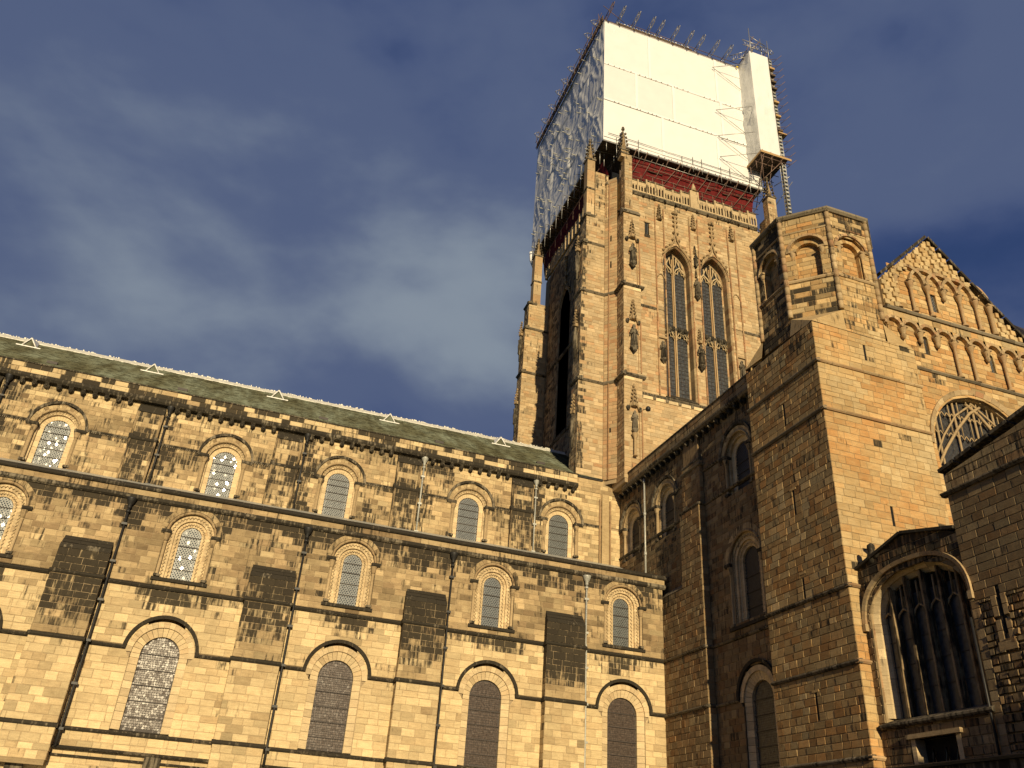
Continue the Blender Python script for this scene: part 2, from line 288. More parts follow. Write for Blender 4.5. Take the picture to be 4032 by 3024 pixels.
class Stones:
    """collects the blocks of one thing; the 300 that show largest become objects, the rest one part"""
    def __init__(s, parent, mat, mortar, proud=.012): s.p = parent; s.mat = mat; s.mt = mortar; s.st = []; s.mo = MB(); s.proud = proud
    def wall(s, fr, v0, v1, span, holes=(), course=(.29, .37), length=(.38, .75), soot=None, hue=None, tone=None, gap=.022, rough=1.0, w=0.0, courses=None, mbw=None, jit=1.0):
        v = v0; cs = []
        if mbw is None: mbw = -(.012+.4*s.proud*rough)
        if courses: cs = courses
        else:
            while v < v1-.02:
                h = rnd.uniform(*course)
                if v1-v-h < course[0]*.6: h = v1-v
                cs.append((v, min(v+h, v1))); v += h
        for a, b in cs:
            def ivs(vv):
                iv = [span(vv)] if not isinstance(span(vv), list) else list(span(vv))
                for H in holes:
                    hi = H(vv)
                    if hi is None: continue
                    nv = []
                    for (x0, x1) in iv:
                        if hi[1] <= x0 or hi[0] >= x1: nv.append((x0, x1)); continue
                        if hi[0] > x0: nv.append((x0, hi[0]))
                        if hi[1] < x1: nv.append((hi[1], x1))
                    iv = nv
                return iv
            A, B = ivs(a+.004), ivs(b-.004)
            if len(A) != len(B):
                mm = ivs((a+b)/2); A = B = (A if len(A) >= len(B) else B) if len(mm) == max(len(A), len(B)) else mm
            for (p0, p1), (q0, q1) in zip(A, B):
                lo, hi = max(p0, q0), min(p1, q1)
                if max(p1-p0, q1-q0) < .04: continue
                cuts = []; x = lo+rnd.uniform(.3, 1)*length[1]*.8
                while x < hi-length[0]*.5:
                    cuts.append(x); x += rnd.uniform(*length)
                eb = [p0]+cuts+[p1]; et = [q0]+cuts+[q1]
                for i in range(len(eb)-1):
                    u = (eb[i]+eb[i+1]+et[i]+et[i+1])/4; vv = (a+b)/2
                    t = tone(u, vv) if tone else .5
                    t = min(1, max(0, t+rnd.gauss(0, .22*jit)))
                    so_ = (soot(u, vv) if soot else 0)+rnd.gauss(0, .10)
                    hu = (hue(u, vv) if hue else .4)+rnd.gauss(0, .22*jit)
                    s.one(fr, eb[i], eb[i+1], et[i], et[i+1], a, b, w+rnd.uniform(-.4, 1)*s.proud*rough, (t, max(0, so_), min(1, max(0, hu))), gap, rough, mbw+w)
    def one(s, fr, b0, b1, t0, t1, a, b, w, at, gap, rough, mw):
        s.mo.add([fr.P(b0, a, mw), fr.P(b1, a, mw), fr.P(t1, b, mw), fr.P(t0, b, mw)], [(0, 1, 2, 3)], (at[0]*.4+.35, at[1]*.55, at[2]*.6))
        g = gap/2
        s.st.append((fr, b0+g, b1-g, t0+g, t1-g, a+g, b-g, w, at, rough, abs(b0-t0) < .005 and abs(b1-t1) < .005, mw))
    def finish(s, name='stone', cap=300, mortar_name='mortar_bed'):
        if not s.st: return
        def area(q):
            fr, b0, b1, t0, t1, a, b, w = q[:8]
            ps = [project(fr.P(u, v, w)) for u, v in ((b0, a), (b1, a), (t1, b), (t0, b))]
            if any(p is None for p in ps): return 0
            cx = sum(p[0] for p in ps)/4; cy = sum(p[1] for p in ps)/4
            if not (0 < cx < 4032 and 0 < cy < 3024): return 0
            # facing away from the camera
            n = (fr.s, -fr.c); c = fr.P((b0+b1)/2, a, w)
            if n[0]*(-c[0])+n[1]*(-c[1]) <= 0: return 0
            return abs(sum(ps[i][0]*ps[(i+1) % 4][1]-ps[(i+1) % 4][0]*ps[i][1] for i in range(4)))/2
        ar = sorted(((area(q) if q[10] else 0, i) for i, q in enumerate(s.st)), reverse=True)
        pick = set(i for A, i in ar[:cap] if A > 0)
        mb = MB()
        for i, (fr, b0, b1, t0, t1, a, b, w, at, rough, rect, mw) in enumerate(s.st):
            d = w-mw
            if i in pick:
                me = unit_block((s.mat.name, rnd.randrange(5)), s.mat)
                cu, cv = (b0+b1)/2, (a+b)/2; p = fr.P(cu, cv, mw)
                th = .014*rough
                base_w = max(w-th, mw+.004)
                # local y points inwards; block front at y=-1, so scale by chamfer depth
                p = fr.P(cu, cv, base_w)
                mwx = Matrix.Translation(p) @ Matrix.Rotation(fr.ang, 4, 'Z') @ Matrix.Diagonal((b1-b0, th, b-a, 1))
                link(name, me, s.p, mwx, stn=[float(x) for x in at])
                # the solid root of the block between its chamfer and the mortar
                mb.add([fr.P(b0, a, mw), fr.P(b1, a, mw), fr.P(b1, b, mw), fr.P(b0, b, mw), fr.P(b0, a, base_w), fr.P(b1, a, base_w), fr.P(b1, b, base_w), fr.P(b0, b, base_w)],
                       [(0, 1, 5, 4), (1, 2, 6, 5), (2, 3, 7, 6), (3, 0, 4, 7)], at)
                continue
            ch = .010*rough; th = .012*rough
            ww = max(w-th, mw+.004)
            j = [w+(rnd.random()-.5)*.010*rough for _ in range(4)]
            x = lambda: rnd.random()*.006*rough
            mb.add([fr.P(b0, a, mw), fr.P(b1, a, mw), fr.P(t1, b, mw), fr.P(t0, b, mw),
                    fr.P(b0, a, ww), fr.P(b1, a, ww), fr.P(t1, b, ww), fr.P(t0, b, ww),
                    fr.P(b0+ch+x(), a+ch+x(), j[0]), fr.P(b1-ch-x(), a+ch+x(), j[1]), fr.P(t1-ch-x(), b-ch-x(), j[2]), fr.P(t0+ch+x(), b-ch-x(), j[3])],
                   [(8, 9, 10, 11), (4, 5, 9, 8), (5, 6, 10, 9), (6, 7, 11, 10), (7, 4, 8, 11), (0, 1, 5, 4), (1, 2, 6, 5), (2, 3, 7, 6), (3, 0, 4, 7)], at)
        mb.build('stonework', s.mat, s.p, kind='stuff')
        s.mo.build(mortar_name, s.mt, s.p, kind='stuff')

# ---- arches
def arch_pt(c, vs, a, h, off, f):
    """point on an arch (f 0..1 from left springing to right), round if h is None"""
    if h is None:
        t = PI*(1-f); r = a+off; return (c+r*math.cos(t), vs+r*math.sin(t))
    Rr = (a*a+h*h)/(2*a); e = Rr-a; r = Rr+off
    tmax = math.acos(e/r) if r > abs(e) else PI/2
    if f <= .5:
        t = tmax*(f/.5); return (c+e-r*math.cos(t), vs+r*math.sin(t))
    t = tmax*((1-f)/.5); return (c-e+r*math.cos(t), vs+r*math.sin(t))
def hole(c, v0, vs, a, h=None, aj=None, off=0):
    """opening as a function of height; aj: half width below the springing when it differs"""
    top = vs+(a+off if h is None else arch_pt(0, vs, a, h, off, .5)[1]-vs)
    def H(v):
        if v < v0 or v > top: return None
        if v <= vs: x = (aj if aj is not None else a+off); return (c-x, c+x)
        if h is None: x = math.sqrt(max(0, (a+off)**2-(v-vs)**2))
        else:
            Rr = (a*a+h*h)/(2*a); e = Rr-a; r = Rr+off; x = math.sqrt(max(0, r*r-(v-vs)**2))-e
        return (c-x, c+x) if x > .02 else None
    return H
def rect(u0, u1, v0, v1): return lambda v: (u0, u1) if v0 <= v <= v1 else None
def ring(fr, c, vs, a, h, o1, o2, w0, wi, wo, n, gap=.008, at=None, jamb=None, jl=.34):
    """wedge blocks round an arch, optionally blocks down the jambs; returns list of single-block MBs"""
    res = []
    for i in range(n):
        g = gap/((a+.5*(o1+o2))*PI)/2
        f0, f1 = i/n+g, (i+1)/n-g; m = MB()
        pi = [arch_pt(c, vs, a, h, o1, f0), arch_pt(c, vs, a, h, o1, (f0+f1)/2), arch_pt(c, vs, a, h, o1, f1)]
        po = [arch_pt(c, vs, a, h, o2, f0), arch_pt(c, vs, a, h, o2, (f0+f1)/2), arch_pt(c, vs, a, h, o2, f1)]
        j = rnd.uniform(-.004, .004)
        P = [fr.P(*q, wi+j) for q in pi]+[fr.P(*q, wo+j) for q in po]+[fr.P(*q, w0) for q in pi]+[fr.P(*q, w0) for q in po]
        a_ = at() if at else (.5, 0, .4)
        m.add(P, [(0, 3, 4, 1), (1, 4, 5, 2), (0, 1, 7, 6), (1, 2, 8, 7), (4, 3, 9, 10), (5, 4, 10, 11), (3, 0, 6, 9), (2, 5, 11, 8)], a_)
        res.append(m)
    if jamb is not None:
        for sd in (-1, 1):
            v = jamb
            while v < vs-.05:
                v2 = v+rnd.uniform(jl*.85, jl*1.15)
                if vs-v2 < jl*.5: v2 = vs
                m = MB(); x1, x2 = c+sd*(a+o1), c+sd*(a+o2); g = gap/2; a_ = at() if at else (.5, 0, .4)
                P = [fr.P(x1, v+g, wi), fr.P(x2, v+g, wo), fr.P(x2, v2-g, wo), fr.P(x1, v2-g, wi), fr.P(x1, v+g, w0), fr.P(x2, v+g, w0), fr.P(x2, v2-g, w0), fr.P(x1, v2-g, w0)]
                m.add(P, [(0, 1, 2, 3), (0, 3, 7, 4), (1, 5, 6, 2), (0, 4, 5, 1), (3, 2, 6, 7)], a_); res.append(m); v = v2
    return res
def arch_line(c, vs, a, h, off, v0, n=24, zig=0, jn=0):
    """points down-up-over-down along an opening; zig alternates the offset"""
    pts = []; k = 0
    jn = jn or 1
    if v0 is not None:
        for i in range(jn): pts.append((c-(a+off+(zig if k % 2 else 0)), v0+(vs-v0)*i/jn)); k += 1
    for i in range(n+1): pts.append(arch_pt(c, vs, a, h, off+(zig if k % 2 else 0), i/n)); k += 1
    if v0 is not None:
        for i in range(1, jn+1): pts.append((c+(a+off+(zig if k % 2 else 0)), vs-(vs-v0)*i/jn)); k += 1
    return pts
def glazing(kind, c, v0, vs, a, h, w, lead_w=.026, dw=.135, dh=.19, tilt=.05):
    """leaded panes, each tipped a little its own way, and the lead between them"""
    H = hole(c, v0, vs, a, h)
    top = arch_pt(c, vs, a, h, 0, .5)[1]
    bx, by = rnd.uniform(.01, .03)*rnd.choice((-1, 1)), rnd.uniform(-.05, -.02)
    if tilt > .04: bx = by = 0
    ins = lambda u, v: (H(v) is not None and H(v)[0] <= u <= H(v)[1])
    back = MB(); pts = [(c-a, v0)]+[arch_pt(c, vs, a, h, 0, i/20) for i in range(21)]+[(c+a, v0)]
    back.add([LOC.P(u, v, w-.03) for u, v in pts][::-1], [list(range(len(pts)))])
    pn = MB(); ld = MB()
    if kind == 'diamond':
        nu = int(a/dw)+2; nv = int((top-v0)/dh)*2+4
        for i in range(-nu, nu+1):
            for j in range(nv):
                u = c+i*dw+(dw/2 if j % 2 else 0); v = v0+j*dh/2
                q = [(u-dw/2, v), (u, v-dh/2), (u+dw/2, v), (u, v+dh/2)]
                k = sum(ins(*p) for p in q)
                if k < 2: continue
                if k < 4:
                    q2 = []
                    for (x, y) in q:
                        if not ins(x, y): x, y = u+(x-u)*.4, v+(y-v)*.4
                        q2.append((x, y))
                    q = q2
                tx, ty = bx+rnd.gauss(0, tilt), by+rnd.gauss(0, tilt)
                pn.add([LOC.P(x, y, w+(x-u)*tx+(y-v)*ty) for x, y in q], [(0, 1, 2, 3)], (rnd.random(), 0, 0))
        for sg in (-1, 1):
            sl_ = dh/dw*sg
            for k in range(-60, 120):
                b0 = v0+k*dh
                run = [];
                for s_ in range(0, 81):
                    u = c-a+2*a*s_/80; v = b0+(u-c)*sl_
                    if ins(u, v): run.append((u, v))
                if len(run) >= 2:
                    (u0, y0), (u1, y1) = run[0], run[-1]; L_ = math.hypot(u1-u0, y1-y0); nx, ny = -(y1-y0)/L_*lead_w/2, (u1-u0)/L_*lead_w/2
                    ld.add([LOC.P(u0-nx, y0-ny, w+.012), LOC.P(u1-nx, y1-ny, w+.012), LOC.P(u1+nx, y1+ny, w+.012), LOC.P(u0+nx, y0+ny, w+.012)], [(0, 1, 2, 3)])
        # border leads
        bp = [(c-a*.86, v0)]+[arch_pt(c, vs, a, h, -.14*a, i/20) for i in range(21)]+[(c+a*.86, v0)]
        for (p, q) in zip(bp[:-1], bp[1:]):
            ld.add([LOC.P(p[0], p[1], w+.014), LOC.P(q[0], q[1], w+.014), LOC.P(q[0]*.975+c*.025, q[1]-.01, w+.014), LOC.P(p[0]*.975+c*.025, p[1]-.01, w+.014)], [(0, 1, 2, 3)])
    else:
        v = v0
        while v < top:
            hgt = rnd.uniform(.07, .14); u = c-a
            while u < c+a:
                l = rnd.uniform(.06, .15); uc, vc = u+l/2, v+hgt/2
                if ins(uc, vc):
                    n = rnd.choice((4, 5, 5, 6)); t0 = rnd.random()*6; q = []
                    for k in range(n):
                        t = t0+2*PI*k/n; r = rnd.uniform(.42, .56); q.append((uc+math.cos(t)*l*r*1.1, vc+math.sin(t)*hgt*r*1.1))
                    if all(ins(*p) for p in q):
                        tx, ty = rnd.gauss(0, tilt), rnd.gauss(0, tilt)
                        pn.add([LOC.P(x, y, w+(x-uc)*tx+(y-vc)*ty) for x, y in q], [list(range(n))], (rnd.random(), 0, 0))
                u += l
            v += hgt
    return back, pn, ld

LOWG, = ('diamond',)
def stn(t=.5, s=0, h=.4, dt=.2, ds=.08): return lambda: (min(1, max(0, t+rnd.gauss(0, dt))), max(0, s+rnd.gauss(0, ds)), min(1, max(0, h+rnd.gauss(0, .2))))
KIND = {}
def kind_lower():
    P = []
    c, vs, a = 0, 9.3, .88
    for m in ring(LOC, c, vs, a, None, 0, .39, -.42, -.22, -.07, 15, .016, at=stn(.75, .0, .2, .12), jamb=5.95): P.append(('voussoir', m.mesh('voussoir', M['clean']), None))
    for m in ring(LOC, c, vs, a, None, .39, .66, -.3, .012, .012, 17, at=stn(.7, .05, .3)): P.append(('voussoir', m.mesh('voussoir', M['clean']), None))
    for m in ring(LOC, c, 9.42, a, None, .67, .83, -.1, .10, .13, 11, at=stn(.35, .85, .5, .1, .03)): P.append(('hood_stone', m.mesh('hood_stone', M['grey']), None))
    m = MB(); m.prof(LOC, -1.3, 1.3, [(-.42, 5.8), (.1, 5.8), (.1, 5.86), (-.3, 5.97), (-.42, 5.97)], (.4, .7, .5)); P.append(('window_sill', m.mesh('window_sill', M['grey']), None))
    return P
def kind_gallery(a=.5, v0=12.95, vs=15.22, k=1.0):
    """narrow round-headed window with chevron orders and nook shafts; k widens it"""
    P = []; o = lambda x: x*k
    cl = M['clean']
    for m in ring(LOC, 0, vs, a, None, 0, o(.28), -.55, -.36, -.30, 13, at=stn(.75, .05, .25, .12), jamb=v0): P.append(('voussoir', m.mesh('voussoir', cl), None))
    for m in ring(LOC, 0, vs, a, None, o(.28), o(.72), -.5, -.19, -.14, 15, at=stn(.65, .12, .3, .12), jamb=v0): P.append(('voussoir', m.mesh('voussoir', cl), None))
    for m in ring(LOC, 0, vs, a, None, o(.74), o(.99), -.3, .016, .016, 19, at=stn(.5, .42, .5)): P.append(('voussoir', m.mesh('voussoir', M['nave']), None))
    m = MB(); m.tube([LOC.P(u, v, -.03) for u, v in arch_line(0, vs, a, None, o(.66), None, 22)], .075*k, 6, (.4, .35, .5)); P.append(('roll_moulding', m.mesh('roll_moulding', M['shaft']), None))
    m = MB(); m.tube([LOC.P(u, v, -.13) for u, v in arch_line(0, vs, a, None, o(.40), v0, 34, o(.09), 24)], .026*k, 4, (.55, .15, .3))
    m.tube([LOC.P(u, v, -.27) for u, v in arch_line(0, vs, a, None, o(.10), v0, 30, o(.07), 22)], .02*k, 4, (.6, .1, .3)); P.append(('chevron_moulding', m.mesh('chevron_moulding', cl), None))
    for s in (-1, 1):
        x = s*(a+o(.62)); m = MB()
        m.lathe((x, .06), [(.11, v0+.12), (.085, v0+.16), (.085, vs-.55), (.11, vs-.5)], 8, (.55, .12, .3)); P.append(('nook_shaft', m.mesh('nook_shaft', M['shaft']), None))
        m = MB(); m.box(LOC, x-.14, x+.14, v0, v0+.12, -.2, .06, (.4, .5, .5)); P.append(('shaft_base', m.mesh('shaft_base', M['grey']), None))
        m = MB(); m.lathe((x, .05), [(.10, vs-.5), (.12, vs-.38), (.17, vs-.12), (.18, vs-.1)], 8, (.4, .3, .4)); P.append(('capital', m.mesh('capital', M['shaft']), None))
        m = MB(); m.prof(LOC, min(x-s*.16, x+s*(.16+.15*k)), max(x-s*.16, x+s*(.16+.15*k)), [(-.3, vs-.1), (.06, vs-.1), (.13, vs-.02), (.13, vs+.09), (-.3, vs+.09)], (.35, .8, .5)); P.append(('impost', m.mesh('impost', M['grey']), None))
    m = MB(); x = a+o(.82); m.prof(LOC, -x, x, [(-.55, v0-.22), (.11, v0-.22), (.11, v0-.06), (-.42, v0+.01), (-.55, v0+.01)], (.3, .85, .5)); P.append(('window_sill', m.mesh('window_sill', M['grey']), None))
    return P
def kind_clerestory():
    P = []; a, v0, vs = .71, 20.02, 22.26
    for m in ring(LOC, 0, vs, a, None, 0, .27, -.6, -.4, -.34, 17, at=stn(.8, .03, .2, .12), jamb=v0): P.append(('voussoir', m.mesh('voussoir', M['clean']), None))
    for m in ring(LOC, 0, vs, a, None, .27, .60, -.5, -.2, -.16, 17, at=stn(.6, .15, .35), jamb=v0): P.append(('voussoir', m.mesh('voussoir', M['clean']), None))
    for m in ring(LOC, 0, vs, a, None, .60, .80, -.3, -.03, .014, 19, at=stn(.55, .2, .4)): P.append(('voussoir', m.mesh('voussoir', M['nave']), None))
    for m in ring(LOC, 0, vs+.08, a, None, .80, .95, -.1, .08, .12, 13, at=stn(.4, .55, .5)): P.append(('hood_stone', m.mesh('hood_stone', M['grey']), None))
    m = MB(); m.tube([LOC.P(u, v, -.05) for u, v in arch_line(0, vs, a, None, .54, None, 24)], .08, 6, (.45, .3, .4)); P.append(('roll_moulding', m.mesh('roll_moulding', M['shaft']), None))
    m = MB(); m.tube([LOC.P(u, v, -.17) for u, v in arch_line(0, vs, a, None, .33, None, 40, .09)], .025, 4, (.5, .2, .4))
    m.tube([LOC.P(u, v, -.13) for u, v in arch_line(0, vs, a, None, .43, None, 40, .07)], .022, 4, (.5, .2, .4)); P.append(('chevron_moulding', m.mesh('chevron_moulding', M['clean']), None))
    for s in (-1, 1):
        x = s*1.17; m = MB()
        m.lathe((x, .08), [(.14, v0+.12), (.10, v0+.18), (.10, 21.85), (.13, 21.9)], 8, (.4, .2, .4)); P.append(('nook_shaft', m.mesh('nook_shaft', M['shaft']), None))
        m = MB(); m.box(LOC, x-.17, x+.17, v0, v0+.13, -.2, .06, (.4, .6, .5)); P.append(('shaft_base', m.mesh('shaft_base', M['grey']), None))
        m = MB(); m.lathe((x, .07), [(.12, 21.88), (.14, 21.98), (.2, 22.2), (.2, 22.22)], 8, (.4, .4, .4)); P.append(('capital', m.mesh('capital', M['shaft']), None))
        m = MB(); m.prof(LOC, min(x-s*.2, x+s*.46), max(x-s*.2, x+s*.46), [(-.3, 22.22), (.06, 22.22), (.13, 22.3), (.13, 22.42), (-.3, 22.42)], (.35, .7, .5)); P.append(('impost', m.mesh('impost', M['grey']), None))
    return P
def place_window(parent, fr, u, kindname, gl, glass='glass', bars=(), lead='lead', base=0):
    """gl = (pattern, v0, vs, a, h, w, tilt)"""
    if kindname not in KIND: KIND[kindname] = {'lower': kind_lower, 'gallery': kind_gallery, 'clerestory': kind_clerestory, 'wide': lambda: kind_gallery(.72, 13.0, 16.2, 1.15)}[kindname]()
    pat, v0, vs, a, h, w, tl = gl
    back, pn, ld = glazing(pat, 0, v0, vs, a, h, w, tilt=tl)
    p = fr.P(u, 0, 0); mw = Matrix.Translation(p) @ Matrix.Rotation(fr.ang, 4, 'Z')
    root = link('window', back.mesh('window', M['lead_dark']), parent, mw)
    pn.build('leaded_glass', M[glass], root, kind='stuff'); ld.build('lead_lattice', M[lead], root)
    for b in bars:
        H = hole(0, v0, vs, a, h)(b)
        if H:
            m = MB(); m.box(LOC, H[0], H[1], b-.018, b+.018, w+.01, w+.05); m.build('saddle_bar', M['lead_dark'], root)
    for nm, me, _ in KIND[kindname]:
        link(nm, me, root)
    return root
PROF = {}
def run(parent, fr, u0, u1, key, pr, mat, name='string_stone', length=1.1, at=None, gap=.008):
    """a horizontal course of moulded stones, each its own object sharing one profile mesh"""
    k = (key, mat.name)
    if k not in PROF:
        m = MB(); m.prof(LOC, -.5, .5, pr, (0, 0, 0)); PROF[k] = m.mesh(name, mat)
    me = PROF[k]; n = max(1, round((u1-u0)/length)); e = [u0+(u1-u0)*(i+(rnd.uniform(-.18, .18) if 0 < i < n else 0))/n for i in range(n+1)]
    for i in range(n):
        c = (e[i]+e[i+1])/2; l = e[i+1]-e[i]-gap; p = fr.P(c, rnd.uniform(-.004, .004), rnd.uniform(-.003, .003))
        mw = Matrix.Translation(p) @ Matrix.Rotation(fr.ang, 4, 'Z') @ Matrix.Diagonal((l, 1, 1, 1))
        link(name, me, parent, mw, stn=[float(x) for x in (at or stn(.4, .62, .5))()])
def sprof(v, d=.11, h=.16): return [(-.1, v-h*.5), (d*.5, v-h*.5), (d, v-h*.1), (d, v+h*.15), (0.0, v+h*.5), (-.1, v+h*.5)]
# ------------------------------------------------------------------ ground
m = MB(); m.box(LOC, -900, 900, -.5, 0, -900, 900); g = m.build('ground', M['grass']); g['kind'] = 'structure'
m = MB(); m.box(LOC, -45, 18, .004, .03, -38.5, -35.5); g = m.build('path', M['paving']); g['kind'] = 'structure'

from mathutils import noise as NZ
PN = lambda u, v, s, k=0: NZ.noise(Vector((u/s, v/s, 3.7+k)))
cl01 = lambda x: max(0, min(1, x))
def bump(x, c, w): return math.exp(-((x-c)/w)**2)
# ------------------------------------------------------------------ nave aisle wall (south side)
AY, CY = 44.0, 50.67
GALX = [-11.55, -2.75, 5.55, 13.42, 21.3]; LOWX = [-11.3, -2.75, 5.6, 13.45, 21.3]
BUT = [(-16.9, -14.7), (-8.38, -6.1), (.48, 2.74), (8.52, 10.76), (16.5, 18.78)]
A0, A1 = -19.5, 23.85
aisle = thing('nave_aisle_wall', 'long sunlit lower wall with two rows of round arched windows and black stained buttresses', 'church wall', (2, AY, 0))
fa = Fr(0, AY, 0); st = Stones(aisle, M['nave'], M['mortar'])
def a_soot(u, v):
    s = .02
    s += .62*cl01((v-15.55)/.7)*(1 if rnd.random() < .82 else .3)
    s += .38*bump(v, 15.5, .45)*rnd.random()
    for c in LOWX: s += .62*bump(u, c, 1.15)*cl01((v-11.1)/.6)*cl01((12.5-v)/.3)
    s += .22*bump(v, 12.05, .22)+.15*bump(v, 9.25, .2)+.12*bump(v, 5.5, .25)
    for b in BUT:
        for e in b: s += .16*bump(u, e, .3)
    if v > 12.5: s += .15
    s += .30*cl01(PN(u, v, 1.3)*3-.35)*(v > 9.6)
    return s
def a_hue(u, v): return (.62 if v > 12.5 else .12)+.12*(rnd.random()-.5)
def a_tone(u, v): return (.54-.38*cl01(PN(u, v, 1.6, 5)*3)+(.35 if rnd.random() < .06 else 0)) if v > 12.5 else .82-.25*cl01(PN(u, v, 1.5, 8)*3-.6)
holes = []
for c in GALX: holes.append(hole(c, 12.75, 15.22, 1.5, None, 1.22))
for c in LOWX: holes.append(hole(c, 5.8, 9.3, 1.53, None, 1.27))
for b in BUT: holes.append(rect(b[0]+.02, b[1]-.02, 0, 14.1))
zc = [4.4, 4.75, 5.12, 5.46, 5.72]
low = [5.86+i*(9.38-5.86)/10 for i in range(11)]; mid = [9.6+i*(12.28-9.6)/8 for i in range(9)]; up = [12.52+i*(16.55-12.52)/13 for i in range(14)]
def crs(z):
    z = [x+(rnd.uniform(-.13, .13)*(z[1]-z[0]) if 0 < i < len(z)-1 else 0) for i, x in enumerate(z)]
    return [(z[i], z[i+1]) for i in range(len(z)-1)]
st.wall(fa, 4.4, 5.72, lambda v: (A0, A1), holes, courses=crs([4.4, 5.08, 5.4, 5.72]), length=(.5, .85), soot=a_soot, hue=a_hue, tone=a_tone)
st.wall(fa, 5.86, 9.38, lambda v: (A0, A1), holes, courses=crs(low), length=(.45, .8), soot=a_soot, hue=a_hue, tone=a_tone)
st.wall(fa, 9.6, 12.28, lambda v: (A0, A1), holes, courses=crs(mid), length=(.45, .8), soot=a_soot, hue=a_hue, tone=a_tone)
st.wall(fa, 12.52, 16.55, lambda v: (A0, A1), holes, courses=crs(up), length=(.4, .75), soot=a_soot, hue=a_hue, tone=a_tone)
# core of the wall behind the blocks, cut clear of the windows
m = MB()
xs = [A0]+[x for c in GALX for x in (c-1.3, c+1.3)]+[A1]
for i in range(0, len(xs), 2): m.box(fa, xs[i], xs[i+1], 0, 17.0, -1.2, -.06)
for c in GALX: m.box(fa, c-1.3, c+1.3, 0, 5.75, -1.2, -.06); m.box(fa, c-1.3, c+1.3, 11, 12.7, -1.2, -.35); m.box(fa, c-1.3, c+1.3, 16.6, 17, -1.2, -.06); m.box(fa, c-1.3, c+1.3, 5.7, 17.0, -1.4, -.9)
m.build('wall_core', M['mortar'], aisle)
# buttresses: three stages with a sloping top
for k, (b0, b1) in enumerate(BUT):
    for (z0, z1, p, so0, so1, tn) in ((4.4, 5.72, .62, .05, .05, .7), (5.86, 9.38, .55, .03, .12, .68), (9.6, 12.28, .48, .15, .98, .42), (12.52, 13.55, .42, .95, 1.0, .2)):
        f = Fr(0, AY-p, 0); n = max(2, round((z1-z0)/.345)); z = [z0+(z1-z0)*i/n for i in range(n+1)]
        kk = (.25, 1.0, .85, .9, 1.15)[k]
        so = lambda u, v, z0=z0, z1=z1, a=so0, b=so1, kk=kk: (a+(b-a)*cl01((v-z0)/(z1-z0))**.8)*kk+.1*bump(u, b0, .25)
        st.wall(f, z0, z1, lambda v: (b0, b1), [], courses=crs(z), length=(.45, .8), soot=so, hue=lambda u, v, z0=z0: .5 if z0 > 9.5 else .15, tone=lambda u, v, t=tn: t)
        for fr2, (s0, s1) in ((Fr(b0, 0, -90), (-AY, -(AY-p))), (Fr(b1, 0, 90), (AY-p, AY))):
            st.wall(fr2, z0, z1, lambda v: (s0, s1), [], courses=crs(z), length=(.5, .9), soot=lambda u, v, so=so: so(0, v)*.7+.25, hue=lambda u, v: .5)
        m = MB(); m.box(Fr(0, AY, 0), b0+.035, b1-.035, z0-.2, z1+.06, 0, p-.035); m.build('buttress_core', M['mortar_dark'], aisle)
    # weathered sloping top
    run(aisle, Fr(0, AY, 0), b0, b1, 'bt1', [(0, 13.55), (.43, 13.55), (.43, 13.62), (.30, 13.82), (0, 13.86)], M['grey'], 'weathering_stone', .62, at=stn(.45, .9, .5, .25, .14))
    run(aisle, Fr(0, AY, 0), b0+.02, b1-.02, 'bt2', [(0, 13.87), (.29, 13.84), (.16, 14.02), (0, 14.1)], M['grey'], 'weathering_stone', .7, at=stn(.25, 1.0, .5))
    run(aisle, Fr(0, AY, 0), b0+.04, b1-.04, 'bt3', [(0, 14.1), (.15, 14.04), (.02, 14.24), (0, 14.24)], M['grey'], 'weathering_stone', .7, at=stn(.3, .95, .5))
    for (z, p, d) in ((12.4, .48, .09), (9.49, .55, .09), (5.79, .62, .08)):
        run(aisle, Fr(0, AY-p+.03, 0), b0-.08, b1+.08, 'bs%g' % z, [(-.3, z-.1), (.03, z-.1), (.1, z-.03), (.1, z+.05), (-.06, z+.12), (-.3, z+.12)], M['grey'], length=1.15, at=stn(.3, .85, .5))
        for s, x in ((-1, b0), (1, b1)):
            m = MB(); m.prof(Fr(x, 0, 90*s), *((AY-p, AY) if s > 0 else (-AY, -(AY-p))), [(-.1, z-.1), (.02, z-.1), (.08, z-.03), (.08, z+.05), (0, z+.11), (-.1, z+.11)], (.3, .85, .5)); m.build('string_stone', M['grey'], aisle)
# strings between the buttresses, turning up into hoods at the lower windows
edges = [A0]+[x for b in BUT for x in b]+[A1]
for i in range(0, len(edges), 2):
    a, b = edges[i], edges[i+1]
    if b-a < .5: continue
    run(aisle, fa, a, b, 'mid', sprof(12.4, .13, .2), M['grey'], at=stn(.3, .85, .5))
    run(aisle, fa, a, b, 'sill', sprof(5.79, .12, .17), M['grey'], at=stn(.35, .75, .5))
    c = [x for x in LOWX if a < x < b]
    if c:
        c = c[0]
        run(aisle, fa, a, c-1.55, 'low', sprof(9.49, .11, .16), M['grey'], at=stn(.35, .75, .5)); run(aisle, fa, c+1.55, b, 'low', sprof(9.49, .11, .16), M['grey'], at=stn(.35, .75, .5))
run(aisle, fa, A0, A1+.15, 'par0', [(-.2, 16.55), (.06, 16.55), (.16, 16.63), (.16, 16.72), (.10, 16.82), (-.2, 16.82)], M['grey'], length=1.15, at=stn(.45, .7, .3))
run(aisle, fa, A0, A1+.12, 'par1', [(-.35, 16.82), (.06, 16.82), (.06, 17.12), (-.35, 17.12)], M['nave'], 'parapet_stone', 1.5, at=stn(.45, .22, .6, .15, .15))
